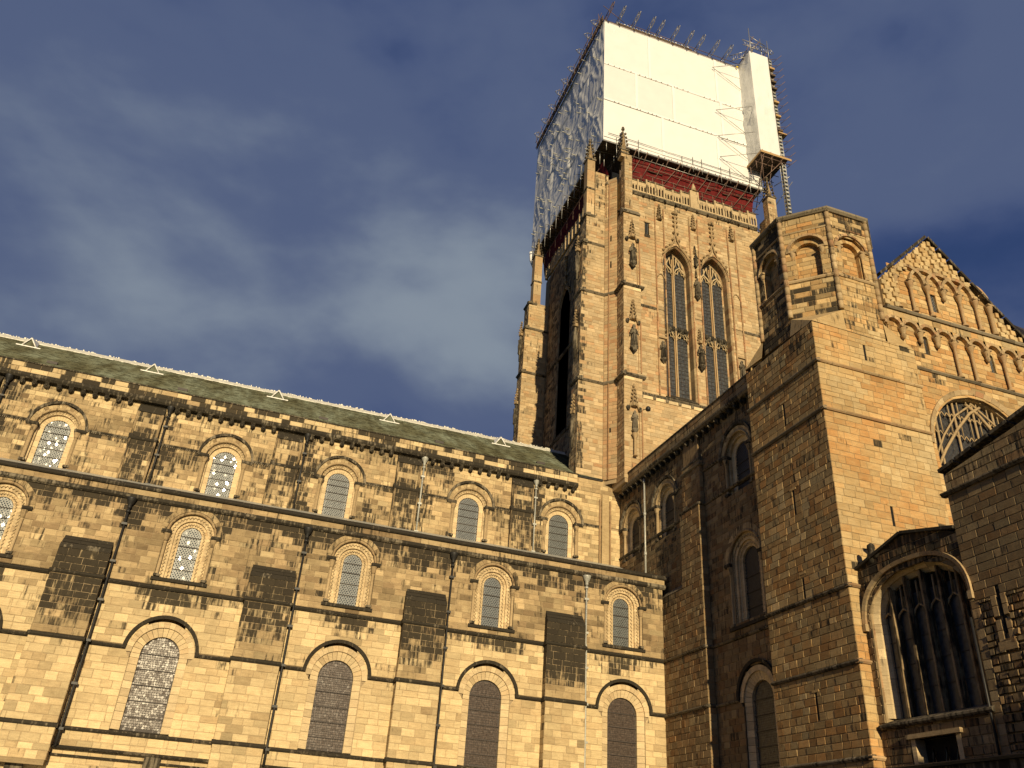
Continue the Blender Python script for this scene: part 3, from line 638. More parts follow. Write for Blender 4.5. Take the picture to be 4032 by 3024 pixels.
run(aisle, fa, A0, A1+.2, 'par2', [(-.4, 17.12), (.15, 17.12), (.20, 17.18), (.19, 17.24), (-.02, 17.42), (-.4, 17.42)], M['grey'], 'coping_stone', 1.0, at=stn(.25, .9, .5, .15))
# shelf and pier heads of the cloister roof against the wall
run(aisle, fa, A0, 24, 'cl', [(-.2, 4.95), (.25, 4.95), (.30, 5.0), (.02, 5.1), (-.2, 5.1)], M['grey'], 'flashing_stone', 1.6, at=stn(.3, .7, .5))
run(aisle, fa, A0, 24, 'cl2', [(-.2, 4.66), (.14, 4.66), (.18, 4.74), (-.2, 4.78)], M['grey'], 'flashing_stone', 2.2, at=stn(.3, .8, .5))
for x in [-19, -16.2, -12.2, -7.3, -1.9, 3.0, 8.0, 13.0, 18.0]:
    m = MB(); m.box(fa, x-.35, x+.35, 3.4, 4.94, -.2, .22, (.3, .6, .5)); m.build('pier_head', M['grey'], aisle)
st.wall(fa, 2.4, 4.4, lambda v: (A0, A1), [], length=(.6, 1.1), soot=lambda u, v: .35, hue=a_hue)
st.finish()
for c in GALX:
    place_window(aisle, fa, c, 'gallery', ('diamond', 12.95, 15.22, .5, None, -.42, {0: .05, 1: .03}.get(GALX.index(c), .016)), bars=(13.5, 14.1, 14.7, 15.2))
for c in LOWX:
    place_window(aisle, fa, c, 'lower', ('stained', 5.97, 9.3, .88, None, -.34, .032 if c < 0 else .015), 'glass_brown', bars=(6.55, 7.25, 7.95, 8.65, 9.35), lead='lead_dark')
# rain pipes
def pipe(parent, x, y, zt, zb, mat, r=.055, hop=True, kinks=(), step=1.9):
    pts = [(x, y, zt)]
    for (z, dy) in kinks: pts += [(x, y+pts[-1][1]-y, z+.12), (x, y-dy, z)]
    pts.append((x, pts[-1][1], zb)); m = MB(); m.tube(pts, r, 8); o = m.build('rain_pipe', M[mat], parent)
    def sub(nm, mb):
        q = link(nm, mb.mesh(nm, M[mat])); q.parent = o
    if hop:
        m = MB(); m.lathe((x, y), [(.07, zt-.30), (.10, zt-.24), (.10, zt-.1), (.17, zt+.0), (.24, zt+.2), (.25, zt+.27), (.2, zt+.27)], 10); sub('hopper_head', m)
        m = MB(); m.lathe((x, y), [(.11, zt-.5), (.11, zt-.38)], 8); sub('collar', m)
    z = zt-step*.6
    while z > zb+.3:
        yy = y
        for (zz, dy) in kinks:
            if z < zz: yy = y-dy
        m = MB(); m.box(Fr(0, yy, 0), x-.13, x+.13, z, z+.11, -.12, .07); sub('pipe_bracket', m); z -= step
    return o
for x, mt in ((-14.4, 'iron'), (-5.93, 'iron'), (2.9, 'iron'), (10.92, 'iron'), (18.92, 'leadpipe')):
    pipe(aisle, x, AY-.13, 16.3, 5.0, mt, kinks=((12.6, .08), (9.7, .14), (6.0, .2)))
# small chips of the lead roof behind the parapet
m = MB(); m.add([(A0, 44.4, 17.05), (24, 44.4, 17.05), (24, 50.6, 19.9), (A0, 50.6, 19.9), (A0, 44.4, 16.9), (24, 44.4, 16.9), (24, 50.6, 19.7), (A0, 50.6, 19.7)], [(0, 1, 2, 3), (7, 6, 5, 4), (0, 4, 5, 1), (1, 5, 6, 2), (3, 7, 4, 0)]); m.build('aisle_roof', M['leadpipe'], aisle)
m = MB(); m.box(Fr(A1, 0, 90), AY+.3, CY, 12, 17.2, -.6, 0, (.4, .3, .5)); m.build('end_wall', M['nave'], aisle)

# ------------------------------------------------------------------ nave clerestory
cler = thing('nave_clerestory', 'upper nave wall with round arched windows, carved corbel table and greenish slate roof', 'church wall', (2, CY, 17))
fc = Fr(0, CY, 0); st = Stones(cler, M['nave'], M['mortar'])
CLX = [-11.97, -2.38, 4.68, 13.4, 19.85]; PIL = [(-17.2, -15.6), (-7.98, -6.45), (.32, 1.98), (8.15, 9.76), (16.15, 17.68)]
C1 = 24.28
def c_soot(u, v):
    s = .2+.25*bump(v, 22.3, .2)
    for c in CLX: s += .28*bump(u, c-1.9, .5)*(v > 22.6)+.2*bump(u, c+2, .4)*(v < 22.4)
    for b in PIL: s += .38*bump(u, b[1]+.5, .45)+.1*bump(u, b[0]-.4, .3)
    s += .25*cl01(PN(u, v, 1.4, 11)*3-.3)
    if u > 21.3: s *= .2
    return s
def c_tone(u, v): return (.68 if v < 23.6 else .78)-.5*cl01(PN(u, v, 1.4, 11)*3.2-.1)*(u < 21.3)
holes = [hole(c, 20, 22.26, 1.5, None, 1.3) for c in CLX]+[rect(b[0]+.02, b[1]-.02, 0, 24.3) for b in PIL]
za = [19.0+i*.34 for i in range(10)]; za[-1] = 22.42
zb = [22.58+i*(24.95-22.58)/8 for i in range(9)]
st.wall(fc, 19, 22.42, lambda v: (A0, C1), holes, courses=crs([19+i*(22.42-19)/11 for i in range(12)]), length=(.34, .72), soot=c_soot, hue=lambda u, v: .3 if u > 21.2 else .5, tone=c_tone)
st.wall(fc, 22.58, 24.95, lambda v: (A0, C1), holes, courses=crs(zb), length=(.34, .72), soot=c_soot, hue=lambda u, v: .3 if (u > 21.2 or v > 24) else .5, tone=c_tone)
st.wall(Fr(0, CY-.02, 0), 24.95, 26.0, lambda v: (20.9, C1), [], length=(.4, .8), soot=lambda u, v: .15, hue=lambda u, v: .5)
m = MB()
for a, b in zip([A0]+[c+1.2 for c in CLX], [c-1.2 for c in CLX]+[C1]): m.box(fc, a, b, 17, 25.5, -1.2, -.06)
for c in CLX: m.box(fc, c-1.2, c+1.2, 17, 19.95, -1.2, -.06); m.box(fc, c-1.2, c+1.2, 23.9, 25.5, -1.2, -.06); m.box(fc, c-1.2, c+1.2, 19.9, 25.5, -1.4, -.95)
m.build('wall_core', M['mortar'], cler)
for k, (b0, b1) in enumerate(PIL):
    f = Fr(0, CY-.3, 0); so = lambda u, v: (.62 if k in (1, 3, 4) else .5)+.25*bump(v, 22.2, .5)-.35*(23.2 < v < 23.7)
    for z0, z1 in ((19, 22.42), (22.58, 24.25)):
        n = round((z1-z0)/.31)
        st.wall(f, z0, z1, lambda v: (b0+.12, b1-.12), [], courses=crs([z0+(z1-z0)*i/n for i in range(n+1)]), length=(.3, .6), soot=so, hue=lambda u, v: .4, tone=lambda u, v: .5)
        m = MB(); m.box(f, b0+.1, b1-.1, z0-.2, z1+.02, -.3, -.035); m.build('pilaster_core', M['mortar_dark'], cler)
        for x in (b0+.06, b1-.06):
            m = MB(); m.tube([(x, CY-.28, z0+.12), (x, CY-.28, z1)], .075, 8, (.4, .5, .4)); m.build('corner_shaft', M['shaft'], cler)
            m = MB(); m.box(f, x-.13, x+.13, z0-.02, z0+.14, -.2, .06, (.3, .7, .5)); m.build('shaft_base', M['grey'], cler)
    run(cler, f, b0-.05, b1+.05, 'pils', sprof(22.5, .10, .2), M['grey'], length=.8, at=stn(.3, .85, .5))
    m = MB(); m.prof(fc, b0+.0, b1-.0, [(-.05, 24.25), (.36, 24.25), (.36, 24.3), (.12, 24.75), (-.05, 24.95)], (.3, .85, .5)); m.build('weathering_stone', M['grey'], cler)
ed = [A0]+[x for b in PIL for x in b]+[22.7]
for i in range(0, len(ed), 2):
    a, b = ed[i], ed[i+1]; c = [x for x in CLX if a < x < b]; q = [a]+([c[0]-1.62, c[0]+1.62] if c else [])+[b]
    for j in range(0, len(q), 2):
        if q[j+1]-q[j] > .15:
            run(cler, fc, q[j], q[j+1], 'cstr', sprof(22.5, .085, .13), M['grey'], length=.9, at=stn(.4, .6, .5))
            m = MB(); n = int((q[j+1]-q[j])/.11)
            for t in range(n): x = q[j]+(t+.5)*(q[j+1]-q[j])/n; m.box(fc, x-.03, x+.03, 22.36, 22.43, 0, .07, (.4, .5, .5))
            m.build('billet_row', M['grey'], cler, kind='stuff')
# corbel heads
def corbel_mesh(seed):
    r = random.Random(seed); m = MB()
    m.prof(LOC, -.13, .13, [(-.05, -.34), (.10+.04*r.random(), -.34), (.22, -.2), (.30, -.06), (.32, 0), (-.05, 0)], (.35, .72, .5))
    m.box(LOC, -.15, .15, -.04, .0, .0, .34, (.35, .6, .5))
    m.lathe((0, -.20), [(.03, -.36), (.11, -.30), (.125, -.2), (.09, -.1)], 7, (.35, .7, .5))
    m.box(LOC, -.03, .03, -.24, -.16, .28, .35+.02*r.random(), (.35, .7, .5))
    for s in (-1, 1): m.box(LOC, s*.055-.02, s*.055+.02, -.16, -.12, .26, .30, (.2, .9, .5)); m.box(LOC, s*.14-.02, s*.14+.02, -.24, -.12, .1, .2, (.3, .7, .5))
    return m.mesh('corbel_head', M['grey'])
CORB = [corbel_mesh(i) for i in range(4)]
def corbels(parent, fr, xs, z):
    for x in xs:
        p = fr.P(x, z, 0); link('corbel_head', rnd.choice(CORB), parent, Matrix.Translation(p) @ Matrix.Rotation(fr.ang, 4, 'Z') @ Matrix.Diagonal((.9, 1, .92, 1)))
corbels(cler, fc, [-14.58+.67*i for i in range(10)]+[-5.82+.652*i for i in range(10)]+[2.45+.652*i for i in range(9)]+[10.5+.66*i for i in range(9)]+[18.15+.62*i for i in range(5)], 24.93)
run(cler, fc, A0, 20.9, 'cp0', [(-.3, 24.93), (.36, 24.93), (.46, 25.05), (.46, 25.18), (.40, 25.26), (-.3, 25.26)], M['grey'], 'cornice_stone', 1.1, at=stn(.35, .72, .4))
fp = Fr(0, CY-.38, 0); st2 = st
st.wall(fp, 25.26, 25.9, lambda v: (A0, 20.85), [], courses=[(25.26, 25.58), (25.58, 25.9)], length=(.5, 1.0), soot=lambda u, v: .32+(.5 if rnd.random() < .5 else 0), hue=lambda u, v: .1, tone=lambda u, v: .7, mbw=-.05)
m = MB(); m.box(fc, A0, 20.85, 25.2, 25.9, -.3, .345); m.build('parapet_core', M['mortar'], cler)
run(cler, fc, A0, 20.9, 'cp2', [(-.3, 25.9), (.42, 25.9), (.42, 25.97), (.2, 26.04), (-.3, 26.04)], M['grey'], 'coping_stone', .9, at=stn(.4, .7, .5))
for x in (22.73, 23.5):
    m = MB(); m.tube([(x, CY-.07, 19), (x, CY-.07, 24.5)], .07, 8, (.4, .3, .7)); m.build('corner_shaft', M['shaft'], cler)
m = MB(); m.box(fc, 22.85, 23.38, 19, 24.9, .0, .16, (.5, .1, .5)); m.build('corner_pier', M['nave'], cler)
st.finish()
for c in CLX:
    place_window(cler, fc, c, 'clerestory', ('diamond', 20.05, 22.26, .71, None, -.46, (.07, .055, .035, .02, .018)[CLX.index(c)]), bars=(20.6, 21.1, 21.6, 22.1, 22.5))
for x in (-15.3, -6.22, 2.2, 9.95): pipe(cler, x, CY-.16, 24.7, 19.2, 'leadpipe' if x > 5 else 'iron', r=.06, hop=True)
pipe(cler, 17.9, CY-.12, 24.75, 19.2, 'leadpipe', r=.05)
# roof: slate slope, pale ridge, small triangular vents
E0, E1, R0, R1 = 50.55, 26.02, 58.3, 31.35
m = MB(); ny, nx = 26, 60
for i in range(ny):
    t0, t1 = i/ny, (i+1)/ny; y0, y1 = E0+(R0-E0)*t0, E0+(R0-E0)*t1+.05; z0, z1 = E1+(R1-E1)*t0, E1+(R1-E1)*t1
    m.add([(A0-3, y0, z0+.05), (22.9, y0, z0+.05), (22.9, y1, z1+.0), (A0-3, y1, z1+.0), (A0-3, y0, z0-.05), (22.9, y0, z0-.05)], [(0, 1, 2, 3), (4, 5, 1, 0)])
    for q in range(70):
        xx = rnd.uniform(A0-3, 22.3); m.add([(xx, y0-.01, z0+.055+rnd.random()*.02), (xx+rnd.uniform(.25, .6), y0-.01, z0+.06), (xx+.4, y1, z1+.02), (xx, y1, z1+.02)], [(0, 1, 2, 3)])
m.add([(A0-3, R0, R1), (22.9, R0, R1), (22.9, 66, E1), (A0-3, 66, E1)], [(0, 1, 2, 3)])
roof = m.build('slate_roof', M['slate'], cler)
def rsub(nm, mb, mt): q = link(nm, mb.mesh(nm, M[mt])); q.parent = roof; q.matrix_parent_inverse = Matrix.Translation((0, 0, 0)); return q
m = MB(); m.prof(Fr(0, 58.3, 0), A0-3, 22.9, [(-.3, 31.1), (.42, 31.02), (.42, 31.12), (.12, 31.46), (-.12, 31.46)]); rsub('ridge_cap', m, 'ridge')
m = MB()
for i in range(420):
    x = rnd.uniform(-21, 22.5); m.box(Fr(0, 58.3, 0), x, x+rnd.uniform(.03, .12), 31.44, 31.44+rnd.uniform(.04, .15), -.1, rnd.uniform(0, .1))
rsub('ridge_crust', m, 'ridge')['kind'] = 'stuff'
sl = (R1-E1)/(R0-E0)
for x in (-16.6, -8.75, -.2, 8.0, 16.75):
    yb, yt = 56.0, 57.95; zb_, zt_ = E1+(yb-E0)*sl, E1+(yt-E0)*sl; zz = zb_+.72
    m = MB(); a = (x-.46, yb, zb_+.04); b = (x+.46, yb, zb_+.04); c = (x, yb, zz)
    for p, q in ((a, b), (b, c), (c, a)): m.tube([p, q], .055, 4)
    m.add([(x-.5, yb-.02, zb_+.06), (x, yb-.02, zz+.06), (x, yt, zt_+.06)], [(0, 1, 2)]); m.add([(x+.5, yb-.02, zb_+.06), (x, yb-.02, zz+.06), (x, yt, zt_+.06)], [(2, 1, 0)])
    m.box(Fr(0, yb, 0), x-.75, x+.75, zb_-.02, zb_+.05, -.02, .1)
    v = rsub('roof_vent', m, 'vent')
    m = MB(); m.add([(x-.4, yb+.06, zb_+.06), (x+.4, yb+.06, zb_+.06), (x, yb+.06, zz-.06)], [(0, 1, 2)]); rsub('vent_louvre', m, 'slate')
for x in (-13.7, -6.0, 3.0, 11.0, 18.5):
    m = MB(); m.box(Fr(0, 51.6, 0), x-.3, x+.3, 26.72, 26.9, -.3, .1); rsub('roof_hatch', m, 'lead_dark')
m = MB(); m.prof(Fr(0, E0, 0), A0-3, 22.9, [(-.7, 26.5), (-.1, 26.08), (0, 26.02), (0, 25.9), (-.7, 25.9)]); rsub('gutter_edge', m, 'iron')
# ------------------------------------------------------------------ south transept, west side
XW, XB, XT = 24.28, 23.85, 23.05
TY0, TY1 = 27.1, 32.7
trans = thing('transept_west_wall', 'shaded west wall of the transept with corbel table, buttress and dark round arched windows', 'church wall', (XW, 42, 0))
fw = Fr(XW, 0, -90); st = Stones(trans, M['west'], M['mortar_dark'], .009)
TW = [(-48.85, 'clerestory'), (-44.15, 'clerestory'), (-35.95, 'clerestory')]
t_shade_soot = lambda u, v: .30+.2*bump(v, 24.6, .5)+.12*bump(u, -45, 1.5)  # real blackening plus a raised value that paints the wall's shade
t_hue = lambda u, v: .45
t_shade_tone = lambda u, v: .12  # low tone paints shade into the stones
holes = [hole(c, 20, 22.26, 1.5, None, 1.3) for c, _ in TW]+[hole(-35.95, 13.0, 16.2, 1.55, None, 1.45), hole(-35.7, 5.8, 9.3, 1.53, None, 1.27), rect(-41.55, -39.5, 0, 23.3)]
for z0, z1 in ((3, 5.9), (6.02, 9.36), (9.52, 12.3), (12.48, 20.35), (20.52, 22.4), (22.58, 25.0)):
    n = round((z1-z0)/.33); st.wall(fw, z0, z1, lambda v: ((-CY if v > 17 else -44.1), -TY1+.1), holes, courses=crs([z0+(z1-z0)*i/n for i in range(n+1)]), length=(.4, .85), soot=t_shade_soot, hue=t_hue, tone=t_shade_tone, rough=1.5)
m = MB()
q = [-51]+[x for c, _ in TW for x in (c-1.2, c+1.2)]+[-TY1]
for i in range(0, len(q), 2): m.box(fw, q[i], q[i+1], 19.9, 25.2, -1.1, -.06)
for c, _ in TW: m.box(fw, c-1.2, c+1.2, 23.9, 25.2, -1.1, -.06); m.box(fw, c-1.2, c+1.2, 19.9, 25.2, -1.5, -.95)
m.box(fw, -51, -37.2, 0, 19.9, -1.1, -.06); m.box(fw, -34.5, -TY1, 0, 19.9, -1.1, -.06); m.box(fw, -37.2, -34.5, 17.8, 19.9, -1.1, -.06); m.box(fw, -37.2, -34.5, 11, 12.9, -1.1, -.06); m.box(fw, -37.2, -34.5, 0, 5.8, -1.1, -.06); m.box(fw, -37.2, -34.5, 0, 19, -1.5, -.95)
m.build('wall_core', M['mortar_dark'], trans)
# buttress between the bays, thicker below
fb = Fr(XB, 0, -90)
for z0, z1, p, a, b in ((3, 5.9, .05, -44.1, -39.4), (6.02, 9.36, .02, -44.1, -39.42), (9.52, 12.3, 0, -44.1, -39.45), (12.48, 16.0, 0, -44.1, -39.45), (16.0, 20.35, 0, -41.65, -39.45), (20.55, 23.25, -.2, -41.6, -39.5)):
    n = round((z1-z0)/.33); f = Fr(XB-p, 0, -90)
    st.wall(f, z0, z1, lambda v: (a, b), [], courses=crs([z0+(z1-z0)*i/n for i in range(n+1)]), length=(.35, .75), soot=lambda u, v: .14+.4*bump(v, 16, 1.2)*bump(u, -43.5, 1.5)+.15*rnd.random(), hue=lambda u, v: .55, tone=t_shade_tone, rough=2.0)
    st.wall(Fr(0, -b, 0), z0, z1, lambda v: (XB-p, XW), [], courses=crs([z0+(z1-z0)*i/n for i in range(n+1)]), length=(.5, .8), soot=lambda u, v: .05, hue=lambda u, v: .4)
    m = MB(); m.box(f, a, b-.035, z0-.2, z1+.1, -(XW-XB)-p, -.035); m.build('buttress_core', M['mortar_dark'], trans)
for z, p, a in ((12.4, .0, -44.1), (9.44, .02, -44.1), (5.96, .05, -44.1), (20.45, -.05, -41.65), (22.95, -.2, -41.6)):
    run(trans, Fr(XB-p, 0, -90), a, -39.42, 'tb%g' % z, sprof(z, .12, .17), M['grey'], length=1.1, at=stn(.4, .45, .5))
    run(trans, Fr(0, 39.44, 0), XB-p-.1, XW, 'tbs%g' % z, sprof(z, .12, .17), M['grey'], length=.6, at=stn(.45, .3, .5))
m = MB(); m.prof(fb, -44.1, -41.65, [(-.45, 16.0), (.0, 16.0), (.02, 16.04), (-.43, 16.5)], (.4, .5, .5)); m.build('weathering_stone', M['grey'], trans)
m = MB(); m.prof(fb, -41.6, -39.5, [(-.45, 23.2), (-.2, 23.25), (-.16, 23.34), (-.43, 23.7)], (.4, .6, .5)); m.build('weathering_stone', M['grey'], trans)
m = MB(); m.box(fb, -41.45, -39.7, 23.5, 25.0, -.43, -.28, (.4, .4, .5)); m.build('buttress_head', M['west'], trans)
for z in (22.5, 20.43, 12.4, 9.44, 5.96):
    for a, b in ((-CY if z > 17 else -44.1, -41.6), (-39.4, -TY1)):
        cuts = [(c-1.6, c+1.6) for c, _ in TW if a < c < b] if z == 22.5 else ([(-37.3, -34.2)] if z == 9.44 and a > -40 else [])
        q = [a]+[x for cc in cuts for x in cc]+[b]
        for i in range(0, len(q), 2):
            if q[i+1]-q[i] > .2: run(trans, fw, q[i], q[i+1], 'tw%g' % z, sprof(z, .11, .16), M['grey'], length=1.1, at=stn(.4, .45, .5))
corbels(trans, fw, [-50.2+.67*i for i in range(26)], 24.98)
run(trans, fw, -49.5, -TY1+.2, 'tp0', [(-.3, 24.98), (.36, 24.98), (.46, 25.1), (.46, 25.2), (.38, 25.28), (-.3, 25.28)], M['grey'], 'cornice_stone', 1.1, at=stn(.4, .4, .5))
st.wall(Fr(XW-.36, 0, -90), 25.28, 25.95, lambda v: (-49.5, -TY1+.1), [], courses=[(25.28, 25.6), (25.6, 25.95)], length=(.5, 1.0), soot=lambda u, v: .35, hue=lambda u, v: .4, mbw=-.05)
m = MB(); m.box(fw, -49.5, -TY1, 25.2, 25.95, -.4, .32); m.box(fw, -51.4, -49.4, 24.9, 26.0, -.3, .15); m.build('parapet_core', M['mortar_dark'], trans)
run(trans, fw, -49.5, -TY1+.1, 'tp1', [(-.4, 25.95), (.42, 25.95), (.42, 26.02), (.1, 26.12), (-.4, 26.12)], M['grey'], 'coping_stone', .9, at=stn(.4, .5, .5))
m = MB(); m.add([(24.9, 28.4, 25.8), (24.9, 50.6, 25.8), (31.72, 50.6, 32.7), (31.72, 28.4, 32.7), (38.5, 28.4, 25.8), (38.5, 50.6, 25.8)], [(0, 3, 2, 1), (3, 4, 5, 2), (0, 1, 5, 4), (0, 4, 3), (1, 2, 5)]); m.build('transept_roof', M['leadpipe'], trans)
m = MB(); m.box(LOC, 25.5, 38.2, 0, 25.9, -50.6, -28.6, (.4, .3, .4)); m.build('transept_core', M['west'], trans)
st.finish()
for c, k in TW: place_window(trans, fw, c, 'clerestory', ('diamond', 20.05, 22.26, .71, None, -.46, .03), 'glass_dark', bars=(20.6, 21.2, 21.8), lead='lead_dark')
place_window(trans, fw, -35.95, 'wide', ('diamond', 13.0, 16.2, .72, None, -.48, .03), 'glass_dark', bars=(13.8, 14.6, 15.4), lead='lead_dark')
place_window(trans, fw, -35.7, 'lower', ('stained', 5.97, 9.3, .88, None, -.34, .04), 'glass_dark', bars=(6.55, 7.25, 7.95, 8.65, 9.35), lead='lead_dark')
m = MB(); m.tube([(XW-.16, 46.6, 24.8), (XW-.16, 46.6, 16.5)], .06, 8); pp = m.build('rain_pipe', M['leadpipe'], trans)
for z in (24.6, 22.3, 19.6): m = MB(); m.lathe((XW-.16, 46.6), [(.09, z-.12), (.10, z), (.09, z+.12)], 8); q = link('pipe_joint', m.mesh('pipe_joint', M['leadpipe'])); q.parent = pp

# ------------------------------------------------------------------ stair turret with octagonal top
tur = thing('stair_turret', 'massive square stair turret with octagonal arcaded top, one face shaded, one glowing', 'stair turret', (XT, 27.1, 0))
st = Stones(tur, M['trans'], M['mortar_dark'], .010); fT = Fr(XT, 0, -90); fS = Fr(0, TY0, 0)
slW = [rect(-29.96, -29.84, z0, z1) for z0, z1 in ((7.55, 8.6), (12.45, 13.5), (16.3, 17.45), (20.8, 22.0))]
slS = [rect(25.82, 25.95, 15.3, 16.2), rect(25.86, 25.98, 23.5, 24.5)]
for z0, z1 in ((3, 5.9), (6.02, 9.28), (9.44, 12.25), (12.42, 20.32), (20.5, 22.85), (23.02, 25.1)):
    n = round((z1-z0)/.31); cc = crs([z0+(z1-z0)*i/n for i in range(n+1)])
    st.wall(fT, z0, z1, lambda v: (-TY1, -TY0), slW, courses=cc, length=(.3, .75), soot=lambda u, v: .16+.2*bump(v, 24.5, 1.5)+.22*cl01(PN(u, v, 1.5)*3-.4)+.2*bump(u, -27.2, .5)*rnd.random(), hue=lambda u, v: .45+.25*rnd.random(), tone=lambda u, v: .02+.25*rnd.random(), rough=1.3)  # low tone here paints the west face's shade into its stones
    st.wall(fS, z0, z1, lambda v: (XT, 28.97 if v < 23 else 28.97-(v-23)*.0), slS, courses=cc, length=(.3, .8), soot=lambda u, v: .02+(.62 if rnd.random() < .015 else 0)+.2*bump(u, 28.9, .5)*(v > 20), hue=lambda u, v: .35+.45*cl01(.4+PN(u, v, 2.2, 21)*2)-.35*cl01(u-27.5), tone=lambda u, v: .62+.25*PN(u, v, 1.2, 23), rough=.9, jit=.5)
m = MB(); m.box(LOC, XT+.035, 28.93, 0, 25.15, -TY1, -TY0-.035); m.build('wall_core', M['mortar_dark'], tur)
for z, mt in ((5.96, 'grey'), (9.36, 'grey'), (12.33, 'grey')):
    run(tur, fT, -TY1-.05, -TY0+.1, 'tr%g' % z, sprof(z, .12, .18), M[mt], length=1.2, at=stn(.35, .5, .5)); run(tur, fS, XT-.1, 28.9, 'tr%g' % z, sprof(z, .12, .18), M['shaft'], length=1.2, at=stn(.6, .15, .5))
for z in (20.42, 22.93):
    run(tur, fT, -TY1-.05, -TY0+.1, 'tr%g' % z, sprof(z, .12, .18), M['grey'], length=1.2, at=stn(.45, .35, .5)); run(tur, fS, XT-.1, 29.0, 'tr%g' % z, sprof(z, .10, .16), M['shaft'], length=1.2, at=stn(.4, .25, .5))
for fr_, u0_, u1_, v0_, v1_ in [(fT, -29.96, -29.84, a, b) for a, b in ((7.55, 8.6), (12.45, 13.5), (16.3, 17.45), (20.8, 22.0))]+[(fS, 25.82, 25.95, 15.3, 16.2), (fS, 25.86, 25.98, 23.5, 24.5)]:
    m = MB(); m.box(fr_, u0_-.02, u1_+.02, v0_, v1_, -.034, -.02); m.build('slit_window', M['slot'], tur)
    m = MB(); m.box(fr_, u0_-.16, u1_+.16, v1_+.0, v1_+.1, -.03, .02, (.5, .2, .5)); m.build('lintel', M['trans'], tur)
# octagon
OC = (26.32, 30.2); AP = 2.92; SD = 2*AP*math.tan(PI/8)
faces = {}
for k, ang in enumerate((-90, -45, 0, 45, 90, 135, 180, -135)):
    a = R_(ang); ox = OC[0]+math.sin(a)*AP; oy = OC[1]-math.cos(a)*AP
    f = Fr(ox, oy, ang); faces[ang] = f
    hw = SD/2
    H = [hole(0, 28.82, 30.55, .62, None, .62, .26)] if ang in (-90, -45, 0, 45) else []
    z0 = {-90: 25.3, -45: 26.1, 0: 25.12, 45: 25.6}.get(ang, 25.2)
    dark = .42 if ang == -90 else .2  # west face gets a higher soot value, shade painted into the stone
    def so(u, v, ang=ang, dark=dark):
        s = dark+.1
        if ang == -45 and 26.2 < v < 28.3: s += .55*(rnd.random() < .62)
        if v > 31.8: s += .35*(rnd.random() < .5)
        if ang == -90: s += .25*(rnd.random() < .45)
        return s
    st.wall(f, z0, 32.85, lambda v: (-hw, hw), H, course=(.26, .34), length=(.4, .9), soot=so, hue=lambda u, v: .45, tone=lambda u, v: .5, rough=1.5)
    m = MB()
    if H: m.box(f, -hw+.05, -.9, 25, 32.8, -.7, -.035); m.box(f, .9, hw-.05, 25, 32.8, -.7, -.035); m.box(f, -.9, .9, 25, 28.8, -.7, -.035); m.box(f, -.9, .9, 31.5, 32.8, -.7, -.035)
    else: m.box(f, -hw+.05, hw-.05, 25, 32.8, -.7, -.035)
    m.build('wall_core', M['mortar_dark'], tur)
    if H:
        fi = Fr(ox-math.sin(a)*.42, oy+math.cos(a)*.42, ang)
        st.wall(fi, 28.82, 31.5, lambda v: (-.9, .9), [], course=(.24, .3), length=(.35, .7), soot=lambda u, v: .06 if ang != -90 else .4, hue=lambda u, v: .62, tone=lambda u, v: .6, rough=.8)
        for mm in ring(f, 0, 30.55, .62, None, -.02, .27, -.45, -.16, -.16, 11, at=stn(.55, .15, .5), jamb=28.82): mm.build('voussoir', M['trans'], tur)
        for mm in ring(f, 0, 30.55, .62, None, .27, .44, -.2, .10, .06, 11, at=stn(.45, .35, .5)): mm.build('hood_stone', M['shaft'], tur)
        for s in (-1, 1):
            m = MB(); x = s*.74; p = f.P(x, 0, -.08); m.lathe((p[0], p[1]), [(.13, 28.85), (.085, 28.98), (.085, 30.2), (.10, 30.25), (.16, 30.5), (.17, 30.56)], 8, (.55, .15, .5)); m.build('nook_shaft', M['shaft'], tur)
            m = MB(); m.box(f, x-.2, x+.2, 30.56, 30.68, -.3, .08, (.4, .3, .5)); m.build('impost', M['shaft'], tur)
    if ang in (-90, -45, 0, 45, -135, 90):
        run(tur, f, -hw-.04, hw+.04, 'oc1', [(-.1, 28.6), (.06, 28.6), (.1, 28.68), (.08, 28.76), (-.1, 28.82)], M['shaft'], length=1.2, at=stn(.45, .35, .5))
        run(tur, f, -hw-.06, hw+.06, 'oc3', [(-.1, 31.82), (.04, 31.82), (.07, 31.9), (-.1, 31.95)], M['shaft'], length=1.2, at=stn(.45, .35, .5))
        run(tur, f, -hw-.11, hw+.11, 'oc2', [(-.5, 32.82), (.1, 32.82), (.2, 32.92), (.22, 33.02), (.05, 33.12), (-.5, 33.16)], M['grey'], 'cornice_stone', 1.2, at=stn(.5, .3, .4))
for k in range(8):
    t = R_(-67.5+45*k); r = AP/math.cos(PI/8)+.01; x, y = OC[0]+math.sin(t)*r, OC[1]-math.cos(t)*r
    m = MB()
    for i in range(13):
        z = 26.5+i*.48; m.lathe((x, y), [(.13, z), (.13, z+.465)], 8, stn(.5, .2, .5)())
    m.lathe((x, y), [(.13, 32.74), (.17, 32.8), (.13, 32.84)], 8, (.4, .6, .5)); m.build('corner_shaft', M['shaft'], tur)
m = MB(); pr = [(AP+.3, 33.1), (AP+.25, 33.16), (.4, 33.75)]
o8 = [(OC[0]+math.sin(R_(-22.5+45*k))*AP*1.08, OC[1]-math.cos(R_(-22.5+45*k))*AP*1.08) for k in range(8)]
m.add([(x, y, 33.1) for x, y in o8]+[(OC[0], OC[1], 33.5)], [(i, (i+1) % 8, 8) for i in range(8)]+[list(range(7, -1, -1))]); m.build('turret_roof', M['leadpipe'], tur)
for x, y, h in ((24.0, 31.0, .55), (27.6, 28.4, .5)):
    m = MB(); m.tube([(x, y, 33.1), (x, y, 33.1+h)], .02, 4); m.build('lightning_spike', M['leadpipe'], tur)
